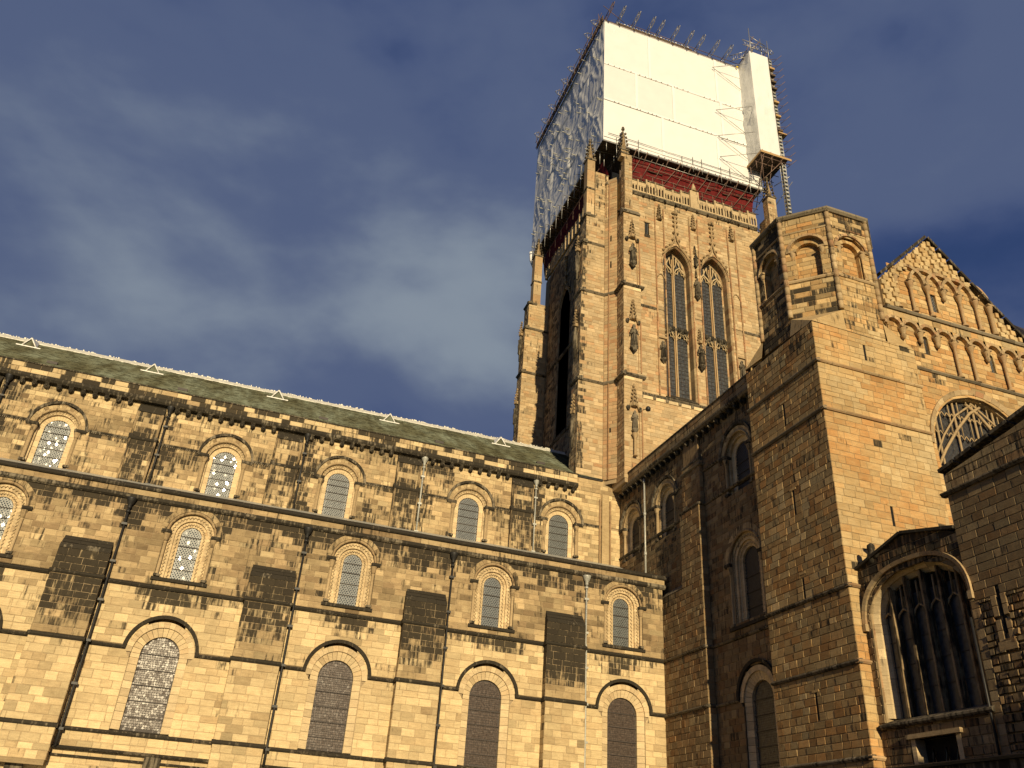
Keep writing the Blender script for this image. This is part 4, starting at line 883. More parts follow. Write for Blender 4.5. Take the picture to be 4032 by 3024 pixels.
# sloping broaches between square and octagon
oc = lambda deg, z: (OC[0]+math.sin(R_(deg))*AP/math.cos(PI/8), OC[1]-math.cos(R_(deg))*AP/math.cos(PI/8), z)
m = MB(); g_ = (.5, .22, .5)
sw, nw, se, ne = (XT-.03, TY0-.03, 25.12), (XT-.03, TY1, 25.4), (29.0, TY0-.03, 24.98), (29.0, TY1, 25.1)
a1, a2 = oc(-67.5, 26.45), oc(-22.5, 26.45); b1_, b2_ = oc(-112.5, 26.6), oc(-157.5, 26.8); c1, c2 = oc(22.5, 26.3), oc(67.5, 26.3)
for q0, p1, p2, e1, e2 in ((sw, a2, a1, (25.1, TY0+.05, 25.05), (XT+.1, 29.0, 25.05)), (nw, b1_, b2_, (XT+.1, 31.4, 25.2), (24.6, TY1+.2, 25.2)), (se, c2, c1, (29.0, 29.0, 25.05), (27.5, TY0+.05, 25.05))):
    m.add([q0, p1, p2, e1, e2], [(0, 1, 2), (0, 3, 1), (0, 2, 4)], (.5, .26, .35))
m.add([(XT+.0, TY0+.1, 25.1), (23.38, 29.0, 25.45), (23.38, 31.4, 25.5), nw], [(0, 1, 2, 3)], (.4, .3, .5)); 
m.add([sw, se, (27.6, TY0+.2, 25.2), (25.0, TY0+.2, 25.3)], [(0, 1, 2, 3)], (.6, .08, .5)); 
m.build('broach_slope', M['trans'], tur)
st.finish()

# ------------------------------------------------------------------ transept south gable
gab = thing('transept_gable', 'sunlit south gable with interlaced blind arcade, chequered stonework and traceried window', 'church gable', (31.7, 27.35, 0))
GY = 27.35; fg = Fr(0, GY, 0); st = Stones(gab, M['trans'], M['mortar'], .014); GC = 31.72
def gspan(v):
    if v < 27.9: return (28.0, 37.2)
    return (max(28.0, GC-(33.25-v)), GC+(33.25-v))
UA = [28.82, 29.95, 31.05, 32.12, 33.15, 34.22, 35.3]
wlo = [28.3+1.06*i for i in range(9)]
big_a, big_c, big_vs, big_h = 3.05, 32.55, 20.1, 3.15
harc = [hole(GC+.4, 27.76, 29.75, 2.9, None, 2.75)]
rec1 = lambda v: (28.9, 35.2) if 27.76 <= v <= 29.75 else ((28.9+max(0, v-29.75)*1.0, 35.2-max(0, v-29.75)*1.35) if 29.75 < v < 30.75 else None)
rec2 = lambda v: (28.05, 37.1) if 24.3 <= v <= 27.0 else None
bigh = hole(big_c, 8, big_vs, big_a, big_h, None, .05)
st.wall(fg, 12, 24.2, lambda v: (28.9, 37.2), [bigh], course=(.28, .34), length=(.35, .85), soot=lambda u, v: .05+.35*bump(v, 23.9, .5)*bump(u, 30.3, 1), hue=lambda u, v: .5+.2*rnd.random(), tone=lambda u, v: .62)
st.wall(fg, 24.3, 27.45, gspan, [rec2], course=(.24, .30), length=(.35, .7), soot=lambda u, v: .15, hue=lambda u, v: .35)
fr1 = Fr(0, GY+.2, 0)
w1 = rect(30.12, 30.55, 25.35, 26.55); w2 = rect(34.3, 34.75, 25.35, 26.55); w3 = rect(31.3, 31.72, 28.25, 29.6)
st.wall(fr1, 24.3, 27.1, lambda v: (28.0, 37.2), [w1, w2], course=(.26, .31), length=(.4, .8), soot=lambda u, v: .04+.5*bump(u, 29.8, .35)*(v < 26), hue=lambda u, v: .62, tone=lambda u, v: .65)
st.wall(fr1, 27.76, 30.8, lambda v: (28.8, 35.3), [w3], course=(.26, .31), length=(.4, .8), soot=lambda u, v: .05, hue=lambda u, v: .62, tone=lambda u, v: .62)
# chequer of proud and recessed squares filling the gable head
fh = Fr(0, GY, 0); v = 27.76; s_ = .31; row = 0
while v < 33.1:
    lo, hi = gspan(v+s_)
    u = 28.0-.5*s_*(row % 2); k = 0
    while u < 36.8:
        a, b = max(u, lo), min(u+s_, hi)
        r = rec1(v+s_/2)
        if b-a > .08 and not (r and a > r[0]-.1 and b < r[1]+.1):
            out = (k+row) % 2 == 0
            st.one(fh, a, b, a, b, v, v+s_, .05 if out else -.05, (cl01(.6+rnd.gauss(0, .15)), max(0, .1+rnd.gauss(0, .12)), cl01(.25+rnd.gauss(0, .2))), .012, 1.6, -.07)
        u += s_; k += 1
    v += s_; row += 1
m = MB(); m.prism(fg, [(28.0, 24), (37.2, 24), (37.2, 27.6), (GC, 33.1), (28.0, 29.4)], -1.0, -.34); m.prism(fg, [(29.35, 30.75), (34.1, 30.75), (GC, 33.1)], -.4, -.09); m.prism(fg, [(28.0, 27.7), (28.85, 27.7), (28.85, 30.2), (28.0, 29.4)], -.4, -.09); m.prism(fg, [(35.25, 27.7), (37.1, 27.7), (35.25, 29.5)], -.4, -.09)
m.box(fg, 28, 37.2, 23.7, 24.4, -.9, -.05); m.box(fg, 28.5, big_c-big_a-.1, 0, 24, -.9, -.05); m.box(fg, big_c+big_a+.1, 37.2, 0, 24, -.9, -.05); m.build('wall_core', M['mortar'], gab)
def col(parent, fr, u, v0, v1, w=-.05, r=.08, pend=False):
    p = fr.P(u, 0, w); m = MB()
    if pend:
        m.lathe((p[0], p[1]), [(.05, v1-.62), (.12, v1-.5), (.13, v1-.4), (.10, v1-.32), (.19, v1-.05), (.21, v1)], 8, (.45, .3, .5)); m.build('pendant_corbel', M['shaft'], parent)
    else:
        m.lathe((p[0], p[1]), [(.17, v0), (.17, v0+.08), (r, v0+.18), (r, v1-.4), (r*1.2, v1-.36), (.19, v1-.08), (.21, v1)], 8, (.5, .15, .6)); m.build('arcade_column', M['shaft'], parent)
    m = MB(); m.box(fr, u-.2, u+.2, v1, v1+.1, w-.25, w+.2, (.4, .4, .5)); m.build('abacus', M['shaft'], parent)
for i, u in enumerate(UA[1:-1]): col(gab, fg, u, 27.78, 29.72, pend=(i == 2))
col(gab, fg, 28.95, 27.78, 29.72); col(gab, fg, 35.15, 27.78, 29.6, r=.12)
for i in range(len(UA)-2):
    c = UA[i+1]; a = 1.0
    for mm in ring(fg, c, 29.82, a-.08, None, 0, .17, -.22, .0, .03, 12, at=stn(.5, .2, .5)):
        mm.build('arch_stone', M['shaft'], gab)
for i, u in enumerate(wlo): col(gab, fg, u+.53, 24.34, 26.45, pend=(i in (0, 1, 2, 5, 7)))
for i, u in enumerate(wlo):
    for mm in ring(fg, u, 26.55, .40, None, 0, .17, -.25, .03, .03, 7, at=stn(.5, .22, .5)): mm.build('arch_stone', M['shaft'], gab)
    for sgn in (-1, 1):
        m = MB(); pts = [(u+sgn*.57, 26.5), (u+sgn*.60, 26.5), (u+sgn*.60, 27.45), (u, 27.45), (u, 27.12)]+[arch_pt(u, 26.55, .57, None, 0, .5+sgn*.5*t/4) for t in range(1, 5)]
        pts = pts if sgn > 0 else pts[::-1]
        m.prism(fg, [(a, b) for a, b in pts], -.28, -.01, stn(.55, .15, .4)()); m.build('spandrel', M['trans'], gab)
run(gab, fg, 28.0, 37.3, 'g1', sprof(27.6, .13, .22), M['grey'], length=1.0, at=stn(.6, .1, .4)); run(gab, fg, 28.95, 37.3, 'g2', sprof(24.22, .13, .18), M['grey'], length=1.0, at=stn(.5, .25, .5))
# coping up both rakes
def rake(parent, fr, p, q, n, hh=.16, w0=-.6, w1=.12, at=None):
    for i in range(n):
        t0, t1 = i/n+.004, (i+1)/n-.004; a = (p[0]+(q[0]-p[0])*t0, p[1]+(q[1]-p[1])*t0); b = (p[0]+(q[0]-p[0])*t1, p[1]+(q[1]-p[1])*t1)
        d = Vector((q[0]-p[0], q[1]-p[1])).normalized(); nn_ = (-d.y, d.x)
        if nn_[1] < 0: nn_ = (d.y, -d.x)
        m = MB(); m.prism(fr, [a, b, (b[0]+nn_[0]*hh, b[1]+nn_[1]*hh), (a[0]+nn_[0]*hh, a[1]+nn_[1]*hh)], w0, w1, (at or stn(.35, .7, .5))()); m.build('coping_stone', M['grey'], parent)
rake(gab, fg, (28.0, 29.53), (GC, 33.25), 7); rake(gab, fg, (37.1, 27.87), (GC, 33.25), 9)
st.finish()
def small_window(parent, fr, u0, u1, v0, v1, lead='lead', gl='glass_dark'):
    c, a = (u0+u1)/2, (u1-u0)/2; vs = v1-a
    back, pn, ld = glazing('diamond', 0, v0, vs, a, None, -.12, dw=.15, dh=.2, lead_w=.025, tilt=.03)
    mw = Matrix.Translation(fr.P(c, 0, 0)) @ Matrix.Rotation(fr.ang, 4, 'Z')
    r = link('window', back.mesh('window', M['lead_dark']), parent, mw)
    pn.build('leaded_glass', M[gl], r, kind='stuff'); ld.build('lead_lattice', M[lead], r)
    for mm in ring(LOC, 0, vs, a, None, -.01, .12, -.14, .0, .0, 5, at=stn(.5, .1, .5), jamb=v0): mm.build('surround_stone', M['trans'], r)
small_window(gab, fr1, 30.2, 30.5, 25.42, 26.5, 'lead_dark'); small_window(gab, fr1, 34.37, 34.7, 25.42, 26.5); small_window(gab, fr1, 31.34, 31.7, 28.28, 29.62)
# great traceried window
def bar(parent, fr, pts, r, w, nm='tracery_bar', mat='shaft', at=(.45, .2, .4)):
    r *= .8
    m = MB(); m.tube([fr.P(u, v, w) for u, v in pts], r, 5, at); return m.build(nm, M[mat], parent)
back, pn, ld = glazing('diamond', 0, 12.5, big_vs, big_a, big_h, -.5, dw=.22, dh=.3, tilt=.02)
bw = link('great_window', back.mesh('great_window', M['lead_dark']), gab, Matrix.Translation(fg.P(big_c, 0, 0)))
pn.build('leaded_glass', M['glass_dark'], bw, kind='stuff'); ld.build('lead_lattice', M['lead_dark'], bw)
for mm in ring(LOC, 0, big_vs, big_a, big_h, 0, .16, -.55, -.2, -.1, 26, at=stn(.65, .05, .3), jamb=12.5): mm.build('arch_stone', M['clean'], bw)
for mm in ring(LOC, 0, big_vs, big_a, big_h, .16, .40, -.2, .03, .12, 22, at=stn(.6, .1, .3)): mm.build('hood_stone', M['shaft'], bw)
Hb = hole(0, 12, big_vs, big_a, big_h)
def topv(u, off=0):
    v = 12.2
    while v < 24 and (lambda h: h and h[0] <= u <= h[1])(Hb(v)): v += .05
    return v
for i in range(-4, 5):
    u = i*.62; tv = topv(u); bar(bw, LOC, [(u, 12.5), (u, 18.7 if i % 2 else tv)], .075 if i % 2 == 0 else .06, -.36)
for i in range(-9, 10):
    u = i*.31; tv = topv(u)
    if tv > 21.2 and i % 2: bar(bw, LOC, [(u, 21.1), (u, tv)], .04, -.36)
for i in range(-5, 5):
    c = (i+.5)*.62
    if topv(c) > 19.3: bar(bw, LOC, [(c-.31, 18.6), (c-.24, 18.95), (c-.1, 19.15), (c, 19.25), (c+.1, 19.15), (c+.24, 18.95), (c+.31, 18.6)], .05, -.36)
for i in range(-9, 9):
    c = (i+.5)*.31; tv = topv(c)
    for vt in (21.1, 22.2):
        if tv > vt+.1: bar(bw, LOC, [(c-.155, vt-.2), (c-.09, vt-.04), (c, vt+.05), (c+.09, vt-.04), (c+.155, vt-.2)], .04, -.36)
for s in (-1, 1): bar(bw, LOC, [(s*3.0, 19.0), (s*2.3, 20.1), (s*1.3, 21.4), (s*.3, 22.5), (-s*.45, 23.0)], .10, -.30); bar(bw, LOC, [(s*-3.05, 19.4), (s*-2.2, 20.9), (s*-1.2, 22.2), (0, 23.1)], .07, -.32)
m = MB(); m.box(LOC, -3.2, 3.2, 12.2, 24.6, -1.2, -.62); m.build('unlit_nave', M['slot'], bw)
# far corner turret showing at the picture's edge
ft = thing('corner_turret', 'dark sloping roofed corner turret just showing at the far right end of the gable', 'stair turret', (39, 27.2, 0))
m = MB(); m.box(LOC, 37.6, 41.5, 0, 27.9, -32, -27.0, (.4, .4, .5)); m.build('turret_wall', M['trans'], ft)
m = MB(); m.add([(37.45, 26.85, 27.9), (41.7, 26.85, 27.9), (41.7, 32.2, 27.9), (37.45, 32.2, 27.9), (39.5, 29.5, 31)], [(0, 1, 4), (1, 2, 4), (2, 3, 4), (3, 0, 4), (3, 2, 1, 0)]); m.build('turret_roof', M['lead_dark'], ft)

# ------------------------------------------------------------------ range to the right, seen along its west wall
XR = 23.57
rng = thing('east_range', 'brown shaded range at right with broad dark mullioned window under low gabled coping', 'stone building', (XR, 22, 0))
fR = Fr(XR, 0, -90); fR2 = Fr(XR-.05, 0, -90); st = Stones(rng, M['west'], M['mortar_dark'], .010)  # brown palette, soot and low tones paint this range's shade into its stone
RC, RA, RS, RH = -24.35, 2.42, 10.75, 1.62      # the window: four-centred in effect
bh = lambda v: None if not 7.05 <= v <= 12.42 else ((RC-RA, RC+RA) if v <= RS else (lambda x: (RC-x, RC+x))(RA*math.sqrt(max(0, 1-((v-RS)/(12.42-RS))**2.4))))
dh = rect(-25.5, -23.45, 4.8, 6.45)
tops = lambda v: (-27.1, -21.85) if v < 13.05 else (-24.4-(13.68-v)*2.7/.65, -24.4+(13.68-v)*2.5/.6)
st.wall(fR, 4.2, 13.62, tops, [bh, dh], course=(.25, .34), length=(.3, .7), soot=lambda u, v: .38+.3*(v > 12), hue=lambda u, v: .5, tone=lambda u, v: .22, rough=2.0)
smooth = lambda u, v: v > 10.2 or (u < -21.3) or (abs(u+20.7) < .45 and v > 8.7)
st.wall(fR2, 10.4, 14.3, lambda v: (-21.85, -12), [rect(-20.76, -20.62, 9.15, 10.6)], course=(.27, .31), length=(.45, .8), soot=lambda u, v: .14, hue=lambda u, v: .45, tone=lambda u, v: .08, rough=1.0)
st.wall(fR2, 4.2, 10.4, lambda v: (-21.85, -21.5), [], course=(.3, .36), length=(.5, .8), soot=lambda u, v: .15, hue=lambda u, v: .45)
st.wall(fR2, 4.2, 10.4, lambda v: (-21.5, -12), [rect(-20.76, -20.62, 9.15, 10.6), rect(-21.0, -20.4, 8.9, 10.4)], course=(.20, .30), length=(.22, .5), soot=lambda u, v: .28+.25*rnd.random(), hue=lambda u, v: .45, tone=lambda u, v: .25, rough=5.0, gap=.05, mbw=-.08)
for z in (8.9, 9.25, 9.7, 10.05): st.one(fR2, -21.0, -20.78, -21.0, -20.78, z, z+.35, .03, (.6, .1, .4), .01, 1, -.05); st.one(fR2, -20.6, -20.4, -20.6, -20.4, z, z+.35, .03, (.6, .1, .4), .01, 1, -.05)
par = lambda v: (-21.85+max(0, (v-15.05)*6), -12)
st.wall(fR2, 14.45, 16.6, par, [], course=(.28, .33), length=(.35, .7), soot=lambda u, v: .4, hue=lambda u, v: .4, tone=lambda u, v: .45, rough=1.5)
m = MB(); m.box(fR, -27.1, -26.78, 0, 13.0, -8, -.06); m.box(fR, -21.93, -21.8, 0, 13, -8, -.06); m.box(fR, -27.1, -21.8, 0, 4.8, -8, -.06); m.box(fR, -27.1, -25.5, 4.7, 7.1, -8, -.06); m.box(fR, -23.45, -21.8, 4.7, 7.1, -8, -.06); m.box(fR, -25.6, -23.4, 6.45, 7.1, -8, -.06)
m.box(fR, -27.1, -21.8, 0, 13, -8, -.95); m.box(fR, -27.1, -21.8, 12.4, 13.0, -8, -.06); m.prism(fR, [(-27.1, 12.9), (-21.8, 12.9), (-24.4, 13.6)], -8, -.06); m.box(fR2, -21.8, -5, 0, 15.1, -9, -.09); m.prism(fR2, [(-21.8, 15.0), (-5, 15.0), (-5, 17.3), (-8, 17.3)], -9, -.09)
m.build('wall_core', M['mortar_dark'], rng)
run(rng, fR2, -22.05, -12, 'r1', sprof(14.37, .16, .2), M['grey'], length=1.1, at=stn(.4, .55, .5))
rake(rng, fR2, (-21.95, 15.18), (-12, 16.95), 12, .13, -.6, .16, stn(.35, .6, .5)); rake(rng, fR, (-27.12, 12.95), (-24.4, 13.66), 3, .11, -.8, .14, stn(.3, .75, .5)); rake(rng, fR, (-21.85, 13.05), (-24.4, 13.66), 3, .11, -.8, .14, stn(.3, .75, .5))
st.finish()
# its window
bw = link('mullioned_window', (lambda mb: (mb.box(LOC, -2.5, 2.5, 7.0, 12.5, -.95, -.60), mb)[1])(MB()).mesh('mullioned_window', M['slot']), rng, Matrix.Translation(fR.P(RC, 0, 0)) @ Matrix.Rotation(fR.ang, 4, 'Z'))
def ep(t, off): a, b = RA+off, 12.42-RS+off; x = math.cos(t); y = math.sin(t); r = lambda q: abs(q)**(2/2.4)*(1 if q >= 0 else -1); return (a*r(x), RS+b*r(y))
def band(o1, o2, w0, wi, wo, n, jamb, at, nm, mat):
    for i in range(n):
        t = [PI-PI*(i+g)/n for g in (.01, .5, .99)]; m = MB()
        P = [LOC.P(*ep(x, o1), wi) for x in t]+[LOC.P(*ep(x, o2), wo) for x in t]+[LOC.P(*ep(x, o1), w0) for x in t]+[LOC.P(*ep(x, o2), w0) for x in t]
        m.add(P, [(0, 3, 4, 1), (1, 4, 5, 2), (0, 1, 7, 6), (1, 2, 8, 7), (4, 3, 9, 10), (5, 4, 10, 11), (3, 0, 6, 9), (2, 5, 11, 8)], at()); m.build(nm, M[mat], bw)
    if jamb:
        for s in (-1, 1):
            v = jamb
            while v < RS-.05:
                v2 = min(RS, v+rnd.uniform(.4, .6)); m = MB(); x1, x2 = s*(RA+o1), s*(RA+o2)
                P = [LOC.P(x1, v+.004, wi), LOC.P(x2, v+.004, wo), LOC.P(x2, v2-.004, wo), LOC.P(x1, v2-.004, wi), LOC.P(x1, v+.004, w0), LOC.P(x2, v+.004, w0), LOC.P(x2, v2-.004, w0), LOC.P(x1, v2-.004, w0)]
                m.add(P, [(0, 1, 2, 3), (0, 3, 7, 4), (1, 5, 6, 2), (0, 4, 5, 1), (3, 2, 6, 7)], at()); m.build(nm, M[mat], bw); v = v2
band(-.28, -.14, -.6, -.5, -.36, 16, 7.3, stn(.7, .03, .3), 'jamb_stone', 'clean'); band(-.14, 0, -.45, -.30, -.16, 16, 7.3, stn(.6, .1, .3), 'jamb_stone', 'clean'); band(0, .10, -.2, -.10, .01, 16, 7.3, stn(.4, .3, .5), 'jamb_stone', 'shaft'); band(.16, .3, -.05, .10, .14, 14, None, stn(.5, .2, .4), 'hood_stone', 'shaft')
for s in (-1, 1): m = MB(); m.box(LOC, s*(RA+.22)-.09, s*(RA+.22)+.09, RS-.25, RS+.02, -.05, .16, (.5, .2, .4)); m.build('label_stop', M['shaft'], bw)
for u in (-1.66+.83*i for i in range(5)):
    u = u+.14; tv = RS+(12.42-RS)*(1-abs(u/RA)**2.4)**(1/2.4)-.15
    m = MB(); m.prism(LOC, [(u-.10, 7.25), (u+.10, 7.25), (u+.10, tv), (u-.10, tv)], -.58, -.46, (.15, .6, .5)); m.box(LOC, u-.045, u+.045, 7.25, tv, -.47, -.29, (.2, .5, .5)); m.build('mullion', M['shaft'], bw)
m = MB()
for i in range(6):
    c = -2.09+.83*i+.14
    m.tube([LOC.P(c-.38, 10.6, -.5), LOC.P(c-.26, 10.95, -.5), LOC.P(c, 11.12, -.5), LOC.P(c+.26, 10.95, -.5), LOC.P(c+.38, 10.6, -.5)], .045, 5, (.4, .3, .4))
    if abs(c) < 1.9: m.tube([LOC.P(c, 11.1, -.5), LOC.P(c, 12.0, -.5)], .04, 5, (.4, .3, .4))
m.build('window_tracery', M['shaft'], bw)
m = MB()
for i in range(6):
    c = -2.09+.83*i+.14
    m.box(LOC, c-.36, c+.36, 7.3, 11.6, -.60, -.59, (.5, 0, 0))
m.build('leaded_glass', M['glass_dark'], bw)
m = MB()
for i in range(6):
    for z in (8.2, 9.1, 10.0): c = -2.09+.83*i+.14; m = MB(); m.box(LOC, c-.36, c+.36, z, z+.03, -.59, -.56); m.build('saddle_bar', M['lead_dark'], bw)
m = MB(); m.prof(LOC, -2.6, 2.6, [(-.6, 6.9), (.14, 6.9), (.2, 6.96), (.2, 7.03), (-.2, 7.2), (-.6, 7.32)], (.4, .55, .5)); m.build('window_sill', M['grey'], bw)
# small square-headed doorway window below
dw = link('low_window', (lambda mb: (mb.box(LOC, -1.05, 1.05, 4.7, 6.45, -.9, -.4), mb)[1])(MB()).mesh('low_window', M['slot']), rng, Matrix.Translation(fR.P(-24.5, 0, 0)) @ Matrix.Rotation(fR.ang, 4, 'Z'))
for s in (-1, 1): m = MB(); m.prism(LOC, [(s*1.03-.1, 4.7), (s*1.03+.1, 4.7), (s*1.03+.1, 6.45), (s*1.03-.1, 6.45)], -.4, .02, (.6, .1, .3)); m.build('jamb_stone', M['clean'], dw)
m = MB(); m.box(LOC, -1.25, 1.25, 6.45, 6.6, -.3, .14, (.5, .3, .4)); m.build('hood_stone', M['shaft'], dw)
for u in (-.5, .1, .6): m = MB(); m.tube([LOC.P(u-.25, 4.8, -.3), LOC.P(u, 6.1, -.3), LOC.P(u+.25, 4.8, -.3)], .04, 5, (.4, .4, .5)); m.build('tracery_bar', M['shaft'], dw)
m = MB(); m.box(fR2, -20.75, -20.63, 9.15, 10.6, -.06, -.05); m.build('slit_window', M['slot'], rng)
m = MB(); m.box(fR2, -21.05, -20.35, 8.62, 8.9, -.05, .05, (.6, .1, .4)); m.build('slit_sill', M['west'], rng)
m = MB(); m.tube([fR2.P(-21.9, 4.3, .06), fR2.P(-21.9, 9.9, .06)], .045, 6); m.build('rain_pipe', M['iron'], rng)
# carved beast on the turret foot of the coping
bs = thing('carved_beast', 'small dark carved beast crouching on the low coping against the sunlit turret', 'stone carving', (XR+.1, 26.35, 13.2))
m = MB(); m.lathe((XR+.1, 26.25), [(.06, 13.0), (.17, 13.05), (.19, 13.25), (.15, 13.45), (.10, 13.55), (.14, 13.66), (.12, 13.82), (.04, 13.88)], 8, (.3, .8, .5), 1, 1.3); m.tube([(XR+.1, 26.2, 13.3), (XR+.1, 25.9, 13.25), (XR+.1, 25.6, 13.35)], [.16, .15, .08], 6, (.3, .8, .5)); m.build('beast_body', M['grey'], bs)

# ------------------------------------------------------------------ cloister and the range that shades the corner
ec = thing('east_cloister_walk', 'black shadowed parapet and lead roof of the cloister walk along the bottom right', 'cloister', (19, 20, 0))
m = MB(); m.box(Fr(19, 0, -90), -40, 6, 0, 4.75, -.5, 0, (.3, .6, .5)); m.build('walk_wall', M['grey'], ec)
m = MB(); m.prof(Fr(19, 0, -90), -40, 6, [(-.5, 4.75), (.12, 4.75), (.14, 4.82), (-.2, 4.9), (-4.6, 5.5), (-4.6, 5.3), (-.5, 4.7)], (.3, .7, .5)); m.build('walk_roof', M['iron'], ec)
nc = thing('north_cloister_walk', 'cloister walk with buttressed garth wall below the nave', 'cloister', (0, 39.5, 0))
m = MB(); m.box(Fr(0, 39, 0), -30, 19, 0, 3.2, -.5, 0, (.5, .3, .5)); m.build('walk_wall', M['nave'], nc)
m = MB(); m.prof(Fr(0, 39, 0), -30, 19, [(-.5, 3.2), (.1, 3.2), (.1, 3.3), (-.2, 3.35), (-4.9, 3.7), (-4.9, 3.5)], (.3, .7, .5)); m.build('walk_roof', M['leadpipe'], nc)
sr = thing('south_range', 'long stone range with pitched roof closing the south side of the garth', 'stone building', (8, -16, 0))
m = MB(); m.box(Fr(0, -8, 0), 4, 45, 0, 9.5, -9, 0, (.5, .3, .5)); m.build('range_wall', M['nave'], sr)
m = MB(); m.add([(3.8, -7.8, 9.5), (45, -7.8, 9.5), (45, -12.5, 15.4), (3.8, -12.5, 15.4), (3.8, -17.2, 9.5), (45, -17.2, 9.5)], [(0, 1, 2, 3), (3, 2, 5, 4), (0, 3, 4), (1, 5, 2), (0, 4, 5, 1)]); m.build('range_roof', M['slate'], sr)
for x in (8, 13, 18, 23, 28, 33, 38):
    m = MB(); m.prism(Fr(0, -8, 0), [(x-.6, 4.5), (x+.6, 4.5), (x+.6, 7), (x, 7.8), (x-.6, 7)], -.1, .02); m.build('window', M['glass_dark'], sr)
# ------------------------------------------------------------------ crossing tower
TWX0, TWX1, TS, TN = 23.3, 39.95, 50.67, 66.1
TCX = 31.65
tow = thing('crossing_tower', 'tall sandstone crossing tower with stepped corner buttresses, paired traceried windows and pierced parapet', 'church tower', (TCX, 58.4, 25))
st = Stones(tow, M['tower'], M['mortar'], .008)
fS_ = Fr(0, TS, 0)
WC = [29.68, 33.36]; wa, wh, wvs = 1.24, 2.15, 47.3
def tw_soot(u, v):
    s = .04+.25*bump(v, 54, .8)+.18*bump(v, 42, .5)
    return s
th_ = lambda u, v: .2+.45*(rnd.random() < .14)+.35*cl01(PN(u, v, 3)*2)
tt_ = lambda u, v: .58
NI = [28.12, 31.52, 35.4]
holes = [hole(c, 34.2, wvs, wa, wh, None, .06) for c in WC]+[rect(n-.4, n+.4, 37.2, 39.6) for n in (28.12, 35.4)]+[rect(26.72, 27.12, 50.0, 51.3)]
def tow_wall(f, u0, u1, z0, z1, hs=(), soot=tw_soot, hue=th_, tone=tt_, rough=1.2, w=0):
    n = max(1, round((z1-z0)/.31)); st.wall(f, z0, z1, lambda v: (u0, u1), hs, courses=crs([z0+(z1-z0)*i/n for i in range(n+1)]), length=(.35, .85), soot=soot, hue=hue, tone=tone, rough=rough, w=w, jit=.75)
for z0, z1 in ((25.5, 33.85), (34.1, 42.2), (42.4, 54.2)):
    tow_wall(fS_, 24.8, 38.7, z0, z1, holes if z0 > 30 else (), hue=(lambda u, v: .22+.3*rnd.random()) if z0 < 30 else th_)
# west face, its shade also painted in by soot and low tone
fW_ = Fr(TWX0, 0, -90)
WYC = [-56.5, -60.3]
holesW = [hole(c, 34.2, wvs, wa, wh, None, .06) for c in WYC]
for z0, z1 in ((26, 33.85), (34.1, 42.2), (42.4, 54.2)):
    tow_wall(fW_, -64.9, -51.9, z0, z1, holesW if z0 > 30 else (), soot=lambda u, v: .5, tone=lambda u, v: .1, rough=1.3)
m = MB()
def core_wall(f, a, b, C_):
    q = [a]+[x for c in C_ for x in (c-wa-.12, c+wa+.12)]+[b]
    for i in range(0, len(q), 2): m.box(f, q[i], q[i+1], 24, 54.3, -1.2, -.06)
    for c in C_: m.box(f, c-wa-.12, c+wa+.12, 24, 34.15, -1.2, -.06); m.box(f, c-wa-.12, c+wa+.12, 49.9, 54.3, -1.2, -.06); m.box(f, c-wa-.12, c+wa+.12, 33, 54.3, -1.6, -1.15)
core_wall(fS_, TWX0, TWX1, WC); core_wall(fW_, -TN+.5, -TS-.3, WYC)
m.box(LOC, TWX0+.05, TWX1, 24, 54.3, -TN, -TN+1); m.box(LOC, TWX1-1, TWX1, 24, 54.3, -TN, -TS-.1); m.build('wall_core', M['mortar'], tow)
def strings(f, a, b, zs, key, at=None, d=.14, nm='string_stone'):
    for z in zs: run(tow, f, a, b, '%s%g' % (key, z), [(-.1, z-.14), (.04, z-.14), (d, z-.02), (d, z+.03), (0, z+.16), (-.1, z+.16)], M['grey'], nm, 1.2, at or stn(.35, .5, .5))
strings(fS_, 25.2, 38.2, (34.0,), 'tsA'); strings(fS_, 25.2, 27.55, (42.32,), 'tsB'); strings(fS_, 35.95, 38.2, (42.32,), 'tsB')
strings(fW_, -64.8, -52, (34.0, 42.32), 'tsA')
run(tow, fS_, 25.2, 38.3, 'lowfrieze', [(-.1, 33.58), (.05, 33.58), (.06, 33.84), (-.1, 33.84)], M['clean'], 'frieze_stone', 1.0, at=stn(.8, 0, .1))
for i in range(9):
    x = 26.1+i*1.1; m = MB(); m.box(fS_, x-.12, x+.12, 33.62, 33.84, .03, .13, (.4, .5, .5)); m.build('carved_boss', M['grey'], tow)
